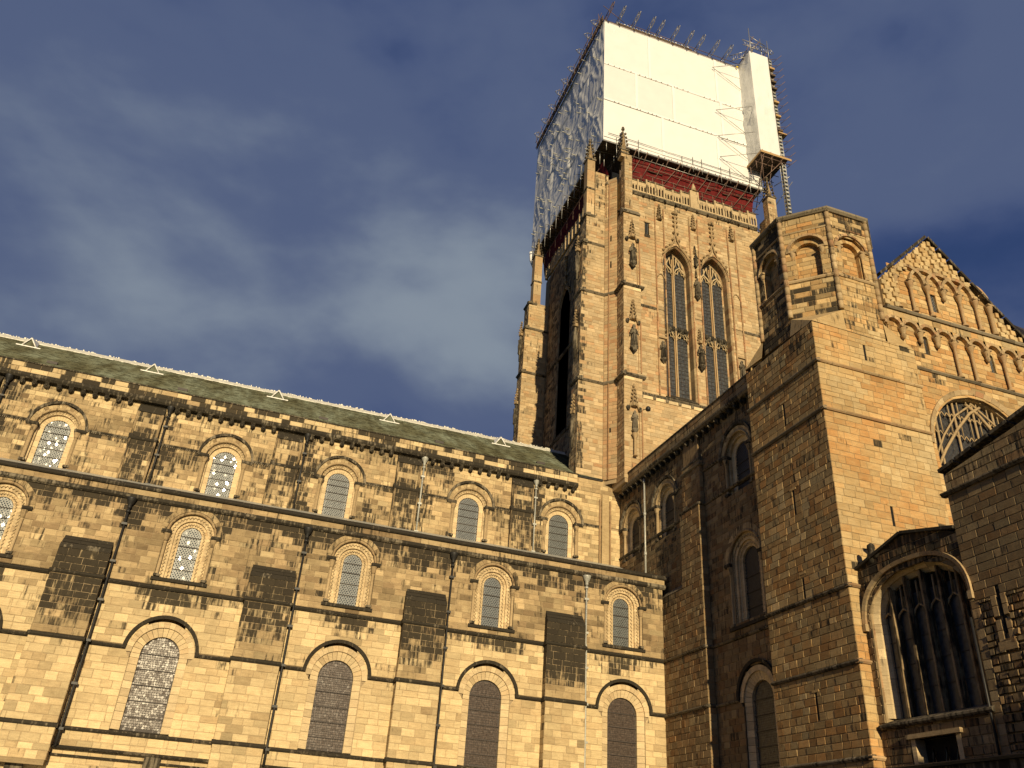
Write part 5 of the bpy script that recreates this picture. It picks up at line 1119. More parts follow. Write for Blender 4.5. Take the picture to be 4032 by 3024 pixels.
def belfry_window(f, c):
    glass = []
    back, pn, ld = MB(), MB(), MB()
    r = link('belfry_window', (lambda mb: (mb.box(LOC, -wa-.05, wa+.05, 34.1, 49.6, -1.1, -.86), mb)[1])(MB()).mesh('belfry_window', M['slot']), tow, Matrix.Translation(f.P(c, 0, 0)) @ Matrix.Rotation(f.ang, 4, 'Z'))
    for mm in ring(LOC, 0, wvs, wa, wh, -.12, .02, -.95, -.82, -.72, 20, at=stn(.6, .1, .5), jamb=34.2, jl=.42): mm.build('jamb_stone', M['tower'], r)
    for mm in ring(LOC, 0, wvs, wa, wh, .02, .12, -.85, -.10, .05, 18, at=stn(.5, .2, .6), jamb=34.2, jl=.55): mm.build('jamb_stone', M['shaft'], r)
    for mm in ring(LOC, 0, wvs, wa, wh, .12, .24, -.1, .12, .08, 16, at=stn(.45, .35, .5)): mm.build('hood_stone', M['shaft'], r)
    ia = wa-.10
    for z0, z1, tp in ((34.25, 40.75, 'l'), (41.35, 47.4, 'u')):
        for s in (-1, 1):
            u0, u1 = sorted((s*.12, s*ia)); uc = (u0+u1)/2
            m = MB(); m.prism(LOC, [(u0, z0), (u1, z0), (u1, z1-.35), (uc, z1+.1), (u0, z1-.35)], -.80, -.78); m.build('leaded_glass', M['glass_dark'], r)
            m = MB()
            for k in range(1, 3): x = u0+(u1-u0)*k/3; m.box(LOC, x-.015, x+.015, z0, z1-.1, -.785, -.75)
            k = z0+.3
            while k < z1-.3: m.box(LOC, u0, u1, k-.014, k+.014, -.785, -.745); k += .36
            m.build('saddle_bar', M['lead_dark'], r)
            # trefoiled head
            m = MB(); pts = [(u0, z1-.55), (u0+.14, z1-.2), (u0+.3, z1-.28), (uc-.12, z1+.02), (uc, z1+.28), (uc+.12, z1+.02), (u1-.3, z1-.28), (u1-.14, z1-.2), (u1, z1-.55)]
            m.tube([LOC.P(u, v, -.68) for u, v in pts], .06, 5, (.55, .2, .4)); m.tube([LOC.P(u, v, -.66) for u, v in ((u0-.02, z1-.4), (u0+.15, z1+.12), (uc, z1+.42), (u1-.15, z1+.12), (u1+.02, z1-.4))], .075, 5, (.55, .15, .3)); m.build('tracery_head', M['clean'], r)
    m = MB(); m.prism(LOC, [(-.12, 34.2), (.12, 34.2), (.12, 48.6), (-.12, 48.6)], -.82, -.66, (.55, .1, .6)); m.box(LOC, -.05, .05, 34.2, 48.9, -.67, -.52, (.6, .1, .5)); m.build('mullion', M['tower'], r)
    m = MB(); m.prof(LOC, -ia, ia, [(-.9, 40.9), (-.62, 40.9), (-.46, 41.15), (-.46, 41.28), (-.9, 41.4)], (.35, .6, .5)); m.build('transom', M['grey'], r)
    for x in (-.9, -.3, .3, .9): m = MB(); m.lathe((x*.95, .5), [(.05, 40.95), (.15, 41.1), (.17, 41.3), (.06, 41.42)], 7, (.2, .8, .5)); m.tube([LOC.P(x-.28, 40.6, -.62), LOC.P(x, 40.98, -.58), LOC.P(x+.28, 40.6, -.62)], .06, 5, (.5, .3, .4)); m.build('transom_carving', M['grey'], r)
    for s in (-1, 1):
        m = MB(); m.tube([LOC.P(s*.62, 47.8, -.66), LOC.P(s*.62, 48.5, -.66)], .05, 5, (.5, .2, .4)); m.tube([LOC.P(0, 47.5, -.66), LOC.P(s*.3, 48.1, -.66), LOC.P(s*.3, 48.7, -.66)], .05, 5, (.5, .2, .4)); m.tube([LOC.P(s*.95, 47.3, -.66), LOC.P(s*.62, 48.0, -.66), LOC.P(s*.3, 48.75, -.66)], .05, 5, (.5, .2, .4)); m.build('tracery_bar', M['clean'], r)
        m = MB(); m.box(LOC, s*.62-.25, s*.62+.25, 47.6, 48.6, -.8, -.79); m.build('leaded_glass', M['glass_dark'], r)
    m = MB(); m.prof(LOC, -wa-.2, wa+.2, [(-.9, 34.15), (.12, 34.1), (.12, 34.18), (-.5, 34.75), (-.9, 34.9)], (.25, .8, .5)); m.build('window_sill', M['grey'], r)
    # ogee gable over the window with crockets and finial
    og = [arch_pt(0, wvs, wa, wh, .26, t) for t in (.16, .24, .32, .40)]
    for s in (1, -1):
        L_ = [(s*x, y) for x, y in og]+[(s*-.16, 50.1), (s*-.05, 50.9), (0, 51.6)]
        m = MB(); m.tube([LOC.P(x if True else -x, y, .08) for x, y in L_], [.09]*4+[.08, .07, .07], 5, (.5, .3, .5)); m.build('ogee_moulding', M['shaft'], r)
        for i, (x, y) in enumerate(L_[1:6]):
            m = MB(); xx = x*1.10 if abs(x) > .2 else x-s*.14; m.lathe((xx, -.12), [(.04, y-.02), (.12, y+.06), (.14, y+.14), (.05, y+.22)], 6, (.4, .4, .5)); m.build('crocket', M['shaft'], r)
    m = MB(); m.box(LOC, -.08, .08, 51.4, 53.0, .0, .12, (.5, .3, .5)); m.build('finial_stem', M['shaft'], r)
    for i, y in enumerate((51.7, 52.2, 52.7, 53.15)):
        for s in (-1, 1): m = MB(); m.lathe((s*(.15 if y < 53 else .2), -.12), [(.03, y), (.10, y+.08), (.12, y+.18), (.03, y+.28)], 6, (.4, .35, .5)); m.build('crocket', M['shaft'], r)
    m = MB(); m.lathe((0, -.12), [(.06, 53.1), (.13, 53.3), (.16, 53.45), (.05, 53.6)], 6, (.3, .5, .5)); m.build('finial', M['shaft'], r)
for c in WC: belfry_window(fS_, c)
for c in WYC: belfry_window(fW_, c)
def crown(fr, u, z, s=1.0, parent=tow, w=.1):
    """crocketed canopy head"""
    m = MB(); p = fr.P(u, 0, w)
    m.lathe(p[:2], [(.26*s, z), (.30*s, z+.1), (.16*s, z+.5*s), (.10*s, z+1.1*s), (.04*s, z+1.7*s), (.10*s, z+1.75*s), (.12*s, z+1.9*s), (.03*s, z+2.05*s)], 6, (.4, .45, .5), smooth=False)
    for k in range(4):
        zz = z+.35*s+k*.35*s; rr = (.24-.045*k)*s
        for q in (-1, 1):
            pp = fr.P(u+q*rr, 0, w); m.lathe(pp[:2], [(.02, zz), (.075*s, zz+.06), (.09*s, zz+.13), (.02, zz+.2)], 5, (.35, .5, .5))
        pp = fr.P(u, 0, w+rr); m.lathe(pp[:2], [(.02, zz), (.075*s, zz+.06), (.09*s, zz+.13), (.02, zz+.2)], 5, (.35, .5, .5))
    m.build('niche_canopy', M['shaft'], parent)
def shafts(fr, u, hw, z0, z1):
    for s in (-1, 1):
        m = MB(); z = z0
        while z < z1: m.box(fr, u+s*hw-.055, u+s*hw+.055, z, min(z+.85, z1)-.01, -.02, .10, stn(.45, .25, .85)()); z += .86
        m.build('pilaster_strip', M['shaft'], tow)
for n in NI: shafts(fS_, n, .42, 34.2, 53.4)
for n in NI: crown(fS_, n, 52.0, .9)
for n in (28.12, 35.4):
    m = MB(); m.box(fS_, n-.4, n+.4, 37.2, 39.6, -.28, -.22, (.45, .3, .6)); m.build('niche_back', M['tower'], tow)
    m = MB(); m.box(fS_, n-.4, n+.4, 39.55, 39.75, -.2, .08, (.45, .3, .5)); m.build('niche_head', M['shaft'], tow)
    m = MB(); m.tube([fS_.P(n-.38, 45.6, .06), fS_.P(n-.2, 45.95, .06), fS_.P(n, 46.1, .06), fS_.P(n+.2, 45.95, .06), fS_.P(n+.38, 45.6, .06)], .06, 5, (.45, .3, .5)); m.build('panel_arch', M['shaft'], tow)
m = MB(); m.box(fS_, 26.7, 27.14, 49.98, 51.32, -.12, -.06); m.build('stair_window', M['glass_dark'], tow)
for x in (26.85, 26.99): m = MB(); m.box(fS_, x-.015, x+.015, 50, 51.3, -.07, -.03); m.build('window_bar', M['lead'], tow)
m = MB(); m.box(fS_, 26.62, 27.24, 51.3, 51.42, -.1, .08, (.4, .4, .5)); m.box(fS_, 26.66, 27.2, 49.7, 50.0, -.1, .03, (.3, .8, .5)); m.build('lintel', M['shaft'], tow)
crown(fS_, 31.52, 49.3, .45); crown(fS_, 31.52, 46.7, .4); crown(fS_, 31.52, 39.9, .75)
# corner buttresses: (frame list, extents)
def butt_face(f, u0, u1, segs, soot=None, hue=th_):
    for z0, z1, w in segs: tow_wall(f, u0, u1, z0, z1, soot=soot or (lambda u, v: .05), hue=hue, rough=1.3, w=w)
W0, W1 = 20.9, 22.9        # west-facing buttress, its south face flush with the tower
def box_core(a): m = MB(); m.box(*a); m.build('buttress_core', M['mortar'], tow)
dirt = lambda u, v: .08+.75*bump(u, W0, .38)*(rnd.random() < .75)+.3*(v > 45)*rnd.random()
for z0, z1, x0 in ((26.0, 33.85, W0-.06), (34.1, 42.15, W0), (42.45, 47.2, W0+.05), (47.4, 50.2, W0+.3)):
    tow_wall(Fr(0, TS-.03, 0), x0, W1, z0, z1, soot=dirt)
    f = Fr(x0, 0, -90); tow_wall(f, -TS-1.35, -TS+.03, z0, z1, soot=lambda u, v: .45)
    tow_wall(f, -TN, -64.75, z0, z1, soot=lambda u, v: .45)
    tow_wall(Fr(0, 64.75, 0), x0, 23.2, z0, z1, soot=lambda u, v: .18+.3*bump(u, W0, .3), hue=lambda u, v: .2+.35*rnd.random())
    box_core((LOC, x0+.035, 23.4, z0-.3, z1+.25, -TS-1.35, -TS-.01)); box_core((LOC, x0+.035, 23.4, z0-.3, z1+.25, -TN, -64.79))
    m = MB(); m.box(LOC, x0+.05, 23.35, z0-.3, z1+.3, -TS-1.4, -TS-1.3, (.3, .4, .5)); m.build('buttress_back', M['tower'], tow)
# chamfer between the two buttresses and the south-facing one
CH = math.degrees(math.atan2(-(TS-49.85), .75))
for z0, z1 in ((26.0, 33.85), (34.1, 42.15), (42.45, 54.5)):
    f = Fr(W1, TS-.03, CH); L_ = math.hypot(.75, TS-49.85)
    tow_wall(f, 0, L_, z0, z1, [rect(.5, .62, zz, zz+.6) for zz in (29.6, 45.0, 47.6)] , soot=lambda u, v: .03, hue=lambda u, v: .5+.3*rnd.random())
    m = MB(); m.add([(W1+.0, TS+.2, z0-.3), (W1+.75, 49.9, z0-.3), (W1+1.3, TS+.2, z0-.3), (W1+.0, TS+.2, z1+.3), (W1+.75, 49.9, z1+.3), (W1+1.3, TS+.2, z1+.3)], [(0, 1, 4, 3), (1, 2, 5, 4), (2, 0, 3, 5), (3, 4, 5)]); m.build('buttress_core', M['mortar'], tow)
    strings(f, -.02, L_+.02, (34.0,) if z0 < 30 else ((42.32,) if z0 < 40 else ()), 'ch', at=stn(.5, .3, .5))
    for zz in (29.6, 45.0, 47.6): m = MB(); m.box(f, .5, .62, zz, zz+.6, -.05, -.03); m.build('slit_window', M['slot'], tow)
f = Fr(W1, TS-.03, CH); m = MB(); m.tube([f.P(.42, 26, .03), f.P(.42, 54, .03)], .05, 6, (.45, .25, .9)); m.build('corner_shaft', M['shaft'], tow)
SX0, SX1, SY = 23.65, 25.15, 48.6
for (X0, X1) in ((SX0, SX1), (38.2, 39.7)):
    for z0, z1, d in ((25.6, 33.75, 0), (34.2, 42.1, 0), (42.5, 49.8, .04), (50.0, 56.6, .3)):
        y = SY+d; x0 = X0+d; x1 = X1-(.0 if d < .1 else .55); e1 = x1 if z0 < 50 else x0+.72
        tow_wall(Fr(0, y, 0), x0, e1, z0, z1, soot=lambda u, v: .12+.3*(v > 50)*rnd.random())
        tow_wall(Fr(x0, 0, -90), -TS if z0 < 50 else -y-.75, -y, z0, z1, soot=lambda u, v: .30, hue=lambda u, v: .55, rough=2.0)
        box_core((LOC, x0+.035, e1-.01, z0-.3, z1+.3, -(TS if z0 < 50 else y+.75), -y-.035))
        if z0 > 49: tow_wall(Fr(x0+.15, 0, -90), -TS, -y-.8, z0, 55.0, soot=lambda u, v: .3, rough=1.5); box_core((LOC, x0+.19, x0+1.0, z0, 55.2, -TS, -y-.8)); tow_wall(Fr(0, y+.8, 0), e1, e1+.25, z0, 55, soot=lambda u, v: .2)
    for z in (34.0, 42.32):
        P_ = [(-.1, z-.16), (.06, z-.16), (.24, z-.04), (.24, z+.03), (0, z+.22), (-.1, z+.22)]
        run(tow, Fr(0, SY, 0), X0-.24, X1+.24, 'sb%g' % z, P_, M['grey'], 'string_stone', .9, at=stn(.35, .5, .5)); run(tow, Fr(X0, 0, -90), -TS, -SY+.24, 'sb%g' % z, P_, M['grey'], 'string_stone', 1.0, at=stn(.3, .6, .5))
        m = MB(); m.box(Fr(X1, 0, 90), SY, TS, z-.12, z+.1, -.02, .2, (.4, .5, .5)); m.build('string_stone', M['grey'], tow)
        run(tow, Fr(0, SY, 0), X0, X1, 'sbf%g' % z, [(-.1, z-.42), (.03, z-.42), (.03, z-.16), (-.1, z-.16)], M['clean'], 'frieze_stone', .75, at=stn(.8, 0, .1))
    rake(tow, Fr(X0+.1, 0, -90), (-TS, 51.4), (-SY+.1, 49.85), 2, .12, -.2, .08); m = MB(); m.prof(Fr(0, SY, 0), X0-.05, X1+.05, [(-.5, 49.8), (.08, 49.8), (.1, 49.9), (-.3, 50.5), (-.5, 50.5)], (.45, .45, .5)); m.build('weathering_stone', M['grey'], tow)
# set-offs of the west buttresses
for (y0, y1) in ((TS-.03, TS+1.35), (64.72, TN)):
    for z, x, e in ((34.0, W0-.06, W1), (42.3, W0, W1), (47.3, W0+.08, 22.85), (50.3, W0+.3, 22.0)):
        P_ = [(-.35, z-.14), (.03, z-.14), (.16, z-.02), (.16, z+.03), (-.1, z+.2), (-.35, z+.24)]
        run(tow, Fr(0, y0, 0), x-.14, e, 'wb%g' % z, P_, M['grey'], 'string_stone', .9, at=stn(.45, .4, .5)); run(tow, Fr(x, 0, -90), -y1, -y0+.14, 'wb%g' % z, P_, M['grey'], 'string_stone', .8, at=stn(.4, .5, .5))
    f = Fr(W0, 0, -90); yc = -(y0+y1)/2
    for z in (31.2, 39.0, 46.6): crown(f, yc, z, .85, w=.12)
    for z in (29.3, 37.0, 44.6):
        m = MB(); p = f.P(yc, 0, .14); m.lathe(p[:2], [(.08, z-.9), (.10, z-.2), (.22, z), (.2, z+.1), (.2, z+.2), (.24, z+.7), (.2, z+1.1), (.24, z+1.45), (.10, z+1.6), (.13, z+1.75), (.12, z+1.9), (.03, z+2.0)], 8, (.4, .6, .5)); m.build('niche_figure', M['grey'], tow)
# pinnacles
def pinnacle(name, x, y, w, z0, z1, z2, label):
    t = thing(name, label, 'pinnacle', (x, y, z0)); n = 6
    m = MB(); f = Fr(x, y, 0); h = (z1-z0)/5
    for k in range(5): m.box(f, -w/2, w/2, z0+k*h, z0+(k+1)*h-.015, -w/2, w/2, stn(.55, .25, .4)())
    m.build('shaft', M['tower'], t)
    m = MB(); m.box(f, -w/2-.07, w/2+.07, z0+(z1-z0)*.45, z0+(z1-z0)*.45+.16, -w/2-.07, w/2+.07, (.4, .5, .5)); m.box(f, -w/2-.08, w/2+.08, z1-.05, z1+.12, -w/2-.08, w/2+.08, (.4, .5, .5)); m.build('moulded_band', M['grey'], t)
    m = MB(); m.lathe((x, y), [(w*.55, z1+.1), (w*.32, z1+(z2-z1)*.45), (.07, z2-.45), (.06, z2-.3)], 4, (.45, .4, .5), smooth=False); m.build('spire', M['shaft'], t)
    for k in range(5):
        zz = z1+.2+k*(z2-z1-.7)/5; rr = w*.5*(1-k/6.2)+.1
        for q in range(4):
            a = PI/4+q*PI/2; xx, yy = x+math.cos(a)*rr, y+math.sin(a)*rr
            m = MB(); m.lathe((xx, yy), [(.03, zz-.04), (.10, zz+.04), (.12, zz+.14), (.04, zz+.24)], 6, (.35, .55, .5)); m.build('crocket', M['grey'], t)
    m = MB(); m.lathe((x, y), [(.06, z2-.4), (.15, z2-.28), (.17, z2-.18), (.07, z2-.1), (.13, z2), (.04, z2+.12)], 7, (.3, .6, .5)); m.build('finial', M['grey'], t)
    return t
pinnacle('corner_pinnacle', 21.55, TS+.35, .72, 50.4, 56.8, 59.6, 'left of the two crocketed pinnacles rising before the sheeting, against its blue-grey side')
pinnacle('corner_pinnacle', 23.98, SY+.66, .7, 56.5, 57.3, 60.4, 'right of the two crocketed pinnacles, taller, with tip against the blazing white sheet')
pinnacle('corner_pinnacle', 39.05, SY+.75, .8, 50.6, 57.2, 60.0, 'pinnacle in shadow below the scaffold hoist at the far tower corner')
pinnacle('corner_pinnacle', 22.0, 65.3, .8, 50.4, 56.5, 59.0, 'pinnacle of the rear left tower corner tucked under the sheeting end')
# stair turret head between the pinnacles
for x0, x1, z1, y in ((22.0, 22.95, 55.6, TS+.05), (22.98, 23.35, 54.2, 50.45)):
    tow_wall(Fr(0, y, 0), x0, x1, 50.4, z1, soot=lambda u, v: .2+.3*rnd.random()); tow_wall(Fr(x0, 0, -90), -TS-1.2, -y, 50.4, z1, soot=lambda u, v: .4); box_core((LOC, x0+.035, x1, 50, z1, -TS-1.2, -y-.035))
m = MB(); m.box(LOC, 22.9, 23.42, 54.2, 54.4, -51.2, -50.38, (.4, .5, .5)); m.build('weathering_stone', M['grey'], tow)
# pierced parapet
run(tow, fS_, 25.1, 38.3, 'tp', [(-.3, 54.2), (.1, 54.2), (.26, 54.38), (.26, 54.45), (.14, 54.6), (-.3, 54.6)], M['grey'], 'cornice_stone', 1.0, at=stn(.45, .45, .5))
def panel_mesh(hi):
    m = MB(); W_ = .875; a = (.5, .25, .4)
    m.box(LOC, 0, W_, 54.6, 54.82, -.12, .06, a); top = 56.15 if hi else 55.85
    m.box(LOC, 0, W_, top-.42, top, -.12, .06, a); m.box(LOC, -.03, W_+.03, top, top+.12, -.16, .11, (.3, .65, .5))
    for k in range(4):
        x = k*W_/3; m.box(LOC, x-.055, x+.055, 54.8, top-.4, -.12, .05, a)
    for k in range(3):
        x = (k+.5)*W_/3
        for s in (-1, 1): m.prism(LOC, [(x+s*.1, top-.62), (x+s*.1, top-.41), (x, top-.41)][::s], -.12, .04, a)
    m.box(LOC, -.08, .08, 54.6, top+.2, -.16, .12, (.45, .35, .4))
    return m.mesh('pierced_panel', M['clean'])
PM = [panel_mesh(0), panel_mesh(1)]
for i in range(15):
    if i == 7: continue
    link('pierced_panel', PM[(i//2) % 2], tow, Matrix.Translation(fS_.P(25.2+i*.875, 0, 0)))
m = MB(); m.box(fS_, 31.3, 32.2, 54.5, 56.6, -.2, .22, (.5, .3, .4)); m.lathe((31.75, TS-.1), [(.3, 56.6), (.2, 57.1), (.05, 57.6)], 6, (.5, .4, .4)); m.build('parapet_pier', M['clean'], tow)
for n in [25.5+i*1.08 for i in range(13)]: m = MB(); m.lathe((n, TS-.22), [(.03, 54.12), (.1, 54.2), (.12, 54.32), (.04, 54.4)], 6, (.35, .6, .5)); m.build('carved_boss', M['grey'], tow)
for i in range(17): link('pierced_panel', PM[(i//2) % 2], tow, Matrix.Translation(fW_.P(-66+i*.875, 0, 0)) @ Matrix.Rotation(fW_.ang, 4, 'Z'))
# niches with canopies on the front of the south buttress
fB = Fr(0, SY, 0); bc = 24.4
for z in (47.1, 38.95, 31.3):
    crown(fB, bc, z, .95, w=.12)
    m = MB(); m.tube([fB.P(bc-.42, z-.3, .1), fB.P(bc-.3, z+.15, .12), fB.P(bc, z+.55, .14), fB.P(bc+.3, z+.15, .12), fB.P(bc+.42, z-.3, .1)], .07, 5, (.5, .3, .5)); m.build('niche_arch', M['shaft'], tow)
    for s in (-1, 1): m = MB(); m.lathe(fB.P(bc+s*.48, 0, .1)[:2], [(.04, z-.35), (.14, z-.2), (.15, z-.05), (.05, z+.05)], 6, (.3, .6, .5)); m.build('carved_boss', M['grey'], tow)
    m = MB(); m.box(fB, bc+.62, bc+.72, z-4.6, z-.1, -.02, .08, (.5, .2, .9)); m.box(fB, bc+.44, bc+.5, z-4.6, z-.1, -.02, .05, (.5, .2, .7)); m.build('pilaster_strip', M['shaft'], tow)
st.finish()
# statues in the niches, each a robed standing figure on its bracket
def statue(x, y, z, h, label, at, face=0):
    t = thing('stone_statue', label, 'statue', (x, y, z), 'robed statues in the tower niches')
    s = h/1.9; m = MB()
    P = [(.25, .0), (.26, .06), (.22, .10), (.24, .35), (.21, .75), (.18, 1.05), (.21, 1.25), (.26, 1.42), (.24, 1.50), (.11, 1.56), (.085, 1.60), (.115, 1.66), (.135, 1.76), (.125, 1.86), (.08, 1.93), (.02, 1.96)]
    m.lathe((x, y), [(r*s, z+q*s) for r, q in P], 12, at, 1.0, .72)
    m.build('figure', M['grey'], t)
    m = MB()
    for k in range(-2, 3): m.tube([(x+k*.09*s, y-.19*s, z+.08*s), (x+k*.08*s, y-.185*s, z+.6*s), (x+k*.06*s, y-.16*s, z+1.1*s)], .03*s, 4, at)
    m.build('robe_fold', M['grey'], t)
    m = MB()
    for q in (-1, 1): m.tube([(x+q*.25*s, y-.02, z+1.38*s), (x+q*.29*s, y-.10*s, z+1.08*s), (x+q*.08*s, y-.25*s, z+1.14*s)], [.075*s, .07*s, .05*s], 6, at)
    m.build('arm', M['grey'], t)
    m = MB(); m.box(Fr(x, y, 0), -.02*s, .02*s, z+1.72*s, z+1.78*s, .09*s, .13*s, at); m.box(Fr(x, y, 0), -.05*s, .05*s, z+1.79*s, z+1.81*s, .08*s, .11*s, at); m.build('face', M['grey'], t)
    m = MB(); m.lathe((x, y), [(.05, z-.45*s), (.14*s, z-.3*s), (.30*s, z-.08*s), (.33*s, z)], 8, at); m.build('bracket', M['grey'], t)
D_ = (.5, .55, .5); Lg = (.5, .3, .5)
statue(bc, SY-.22, 44.45, 1.95, 'blackened robed statue, uppermost of three on the corner buttress', D_)
statue(bc, SY-.22, 36.4, 2.0, 'blackened robed statue in the middle niche of the corner buttress', D_)
statue(bc, SY-.22, 29.4, 1.5, 'paler weathered statue on a tall shaft, lowest on the corner buttress', Lg)
m = MB(); m.lathe((bc, SY-.2), [(.17, 27.3), (.11, 27.45), (.10, 28.7), (.26, 29.0), (.26, 29.05)], 8, (.5, .2, .5)); tag(m.build('statue_pedestal', M['shaft']), 'slender stone shaft carrying the lowest buttress statue', 'pedestal')
statue(28.12, TS-.05, 37.55, 1.7, 'dark robed statue left of the left tower window', (.4, .55, .5))
statue(35.4, TS-.05, 37.55, 1.7, 'dark robed statue right of the right tower window', (.4, .55, .5))
statue(31.52, TS-.2, 37.7, 2.0, 'part black, part tawny statue between the two windows at lower level', (.4, .62, .6))
statue(31.52, TS-.2, 44.7, 1.8, 'weathered statue between the two windows near their heads', (.4, .5, .5))
statue(31.52, TS-.2, 48.0, 1.2, 'small figure between the window points under the topmost canopy', (.35, .6, .5))
fl = thing('floodlight', 'small dark round floodlight bracketed beside the lowest canopy on the buttress', 'lamp', (25.2, 48.4, 31))
m = MB(); m.tube([(25.1, 48.55, 31.2), (25.35, 48.3, 31.25)], .03, 5); m.build('bracket', M['iron'], fl); m = MB(); m.lathe((25.4, 48.25), [(.05, 31.05), (.17, 31.1), (.19, 31.3), (.1, 31.42)], 10); m.build('lamp_head', M['iron'], fl)

# ------------------------------------------------------------------ sheeted scaffold on the tower
# scaffold vertices are enlarged by this factor about the origin, under the camera
UNIT = 1.035
SX, SE_, SF, SB, SZ0, SZ1 = 21.55, 37.6, 48.2, 66.2, 56.9, 72.75
sh = thing('scaffold_sheeting', 'blazing white plastic sheeting wrapped round the top of the tower', 'sheeting', (SX*UNIT, SF*UNIT, SZ0*UNIT))
def sheet(name, fr, u0, u1, v0, v1, nu, nv, disp, w=0, tint=0):
    m = MB(); vs = []
    for j in range(nv+1):
        for i in range(nu+1):
            u = u0+(u1-u0)*i/nu; v = v0+(v1-v0)*j/nv; e = min(1, min(i, nu-i)/2, min(j, nv-j)/2)
            vs.append(fr.P(u, v, w+disp(u, v)*e))
    fs = [(j*(nu+1)+i, j*(nu+1)+i+1, (j+1)*(nu+1)+i+1, (j+1)*(nu+1)+i) for j in range(nv) for i in range(nu)]
    m.add(vs, fs, smooth=True); return m.build(name, M['sheet'], sh, tint=float(tint))
from mathutils import noise as NZ
fF = Fr(0, SF, 0)
soft = lambda u, v: .05*NZ.noise(Vector((u*.5, v*.5, 1)))+.02*NZ.noise(Vector((u*2.2, v*2.2, 4)))
tiers = [(56.9, 62.05, [21.55, 27.5, 33.2, 37.6], .0), (61.95, 66.75, [21.55, 24.9, 28.75, 33.9, 37.6], -.03), (66.65, 72.75, [21.55, 26.3, 33.6, 37.6], -.02)]
for k, (z0, z1, us, tn) in enumerate(tiers):
    for i in range(len(us)-1):
        sheet('sheet_panel', fF, us[i]-.12*(i > 0), us[i+1], z0, z1, 22, 18, soft, .012*((i+k) % 2)+.02*k, tn-rnd.uniform(0, .05))
        if i: m = MB(); m.box(fF, us[i]-.2, us[i]+.05, z0+.05, z1-.05, .05+.02*k, .056+.02*k); m.build('taped_seam', M['sheet'], sh, tint=.04)
    for i in range(28):
        u = 21.9+i*.56+rnd.uniform(-.15, .15)
        if rnd.random() < .75: m = MB(); m.tube([fF.P(u, z0+rnd.uniform(-.06, .1), .03), fF.P(u+.05, z0+.02, .13)], .035, 5); m.build('sheet_tie', M['rust'], sh)
    m = MB(); m.box(fF, SX, SE_, z0-.02, z0+.22, .06, .068); m.build('overlap_band', M['sheet'], sh, tint=.03)
fWS = Fr(SX, 0, -90)
def crease(u, v):
    # long slanting folds pulled between ties, with flat planes between
    a = u*.55+v*.22; b = u*1.4-v*.35
    n = NZ.noise(Vector((a*1.1, v*.13, 3.3))); n2 = NZ.noise(Vector((b*.9, v*.3, 9.1))); n3 = NZ.noise(Vector((u*2.6, v*.8, 1.7)))
    r = 1-abs(n)*2.2; r2 = 1-abs(n2)*2.0
    return .085*max(0, r)**6+.06*max(0, r2)**7+.01*abs(n3)+.025*n
hs = [-SB, -61.0, -56.0, -51.6, -SF]; vz = [56.9, 60.6, 64.4, 68.6, 72.75]
for i in range(4):
    for j in range(4):
        ox = rnd.uniform(-30, 30); tw = rnd.uniform(-.07, .07); tv = rnd.uniform(-.10, .10)
        u0, u1, v0, v1 = hs[i], hs[i+1], vz[j], vz[j+1]
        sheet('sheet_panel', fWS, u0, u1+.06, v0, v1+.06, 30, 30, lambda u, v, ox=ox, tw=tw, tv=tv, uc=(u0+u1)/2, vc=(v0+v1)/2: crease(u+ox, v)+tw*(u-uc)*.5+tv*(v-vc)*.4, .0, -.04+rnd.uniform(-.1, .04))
for k in range(70):
    u, v = rnd.uniform(-SB+.5, -SF-.4), rnd.uniform(57.3, 72.3); m = MB(); m.tube([fWS.P(u, v, .0), fWS.P(u, v, .42)], .05, 5); m.build('sheet_tie', M['leadpipe'], sh)
m = MB(); m.box(Fr(SE_, 0, 90), SF, SB, 56.9, 72.75, -.05, 0); m.box(LOC, SX, SE_, 56.9, 72.75, -SB-.05, -SB); m.build('sheet_back', M['sheet'], sh, tint=0.)
# roof over the scaffold and its projecting lattice beams
sc = thing('tower_scaffold', 'scaffold tubes, boards and lattice beams above and beneath the white sheeting', 'scaffold', (SX*UNIT, SF*UNIT, 57))
m = MB(); m.box(LOC, 23.0, 31.2, 73.25, 73.4, -65, -48.35); m.build('roof_board', M['boards_dark'], sc)
m = MB(); m.box(LOC, SX+.1, SE_-.2, 72.75, 72.95, -SB, -SF-.05); m.build('roof_board', M['boards_dark'], sc)
m = MB(); [m.box(LOC, 23+i*.33, 23+i*.33+.2, 73.4, 73.42+rnd.random()*.08, -48.7, -48.3) for i in range(24)]; m.build('roof_fold', M['sheet'], sc, tint=0.)
def tubes(nm, mat, segs, r=.032, parent=None, n=6):
    for p, q in segs: m = MB(); m.tube([p, q], r, n); m.build(nm, M[mat], parent or sc)
def lattice(p, d, L_, h=.72, nb=4, mat='pole', tip=True, parent=None):
    """flat lattice girder starting at p, running along d, pointed at its free end"""
    d = Vector(d).normalized(); p = Vector(p); up = Vector((0, 0, 1)); m = MB()
    e = p+d*L_
    m.tube([p, e-d*.35], .036, 5); m.tube([p+up*h, e-d*.35+up*h], .036, 5)
    if tip: m.tube([e-d*.35, e+up*h*.5, e-d*.35+up*h], .036, 5)
    st_ = (L_-.35)/nb
    for k in range(nb):
        a, b = p+d*st_*k, p+d*st_*(k+1)
        m.tube([a, b+up*h] if k % 2 else [a+up*h, b], .026, 4); m.tube([b, b+up*h], .026, 4)
    return m.build('lattice_beam', M[mat], parent or sc)
for x in (21.75, 22.95, 24.5, 26.1, 27.1, 28.7, 30.25, 31.5, 33.1, 34.6): lattice((x, SF+1.6, 72.9), (0, -1, 0), 3.5, .75, 4, 'pole' if x > 22 else 'rust')
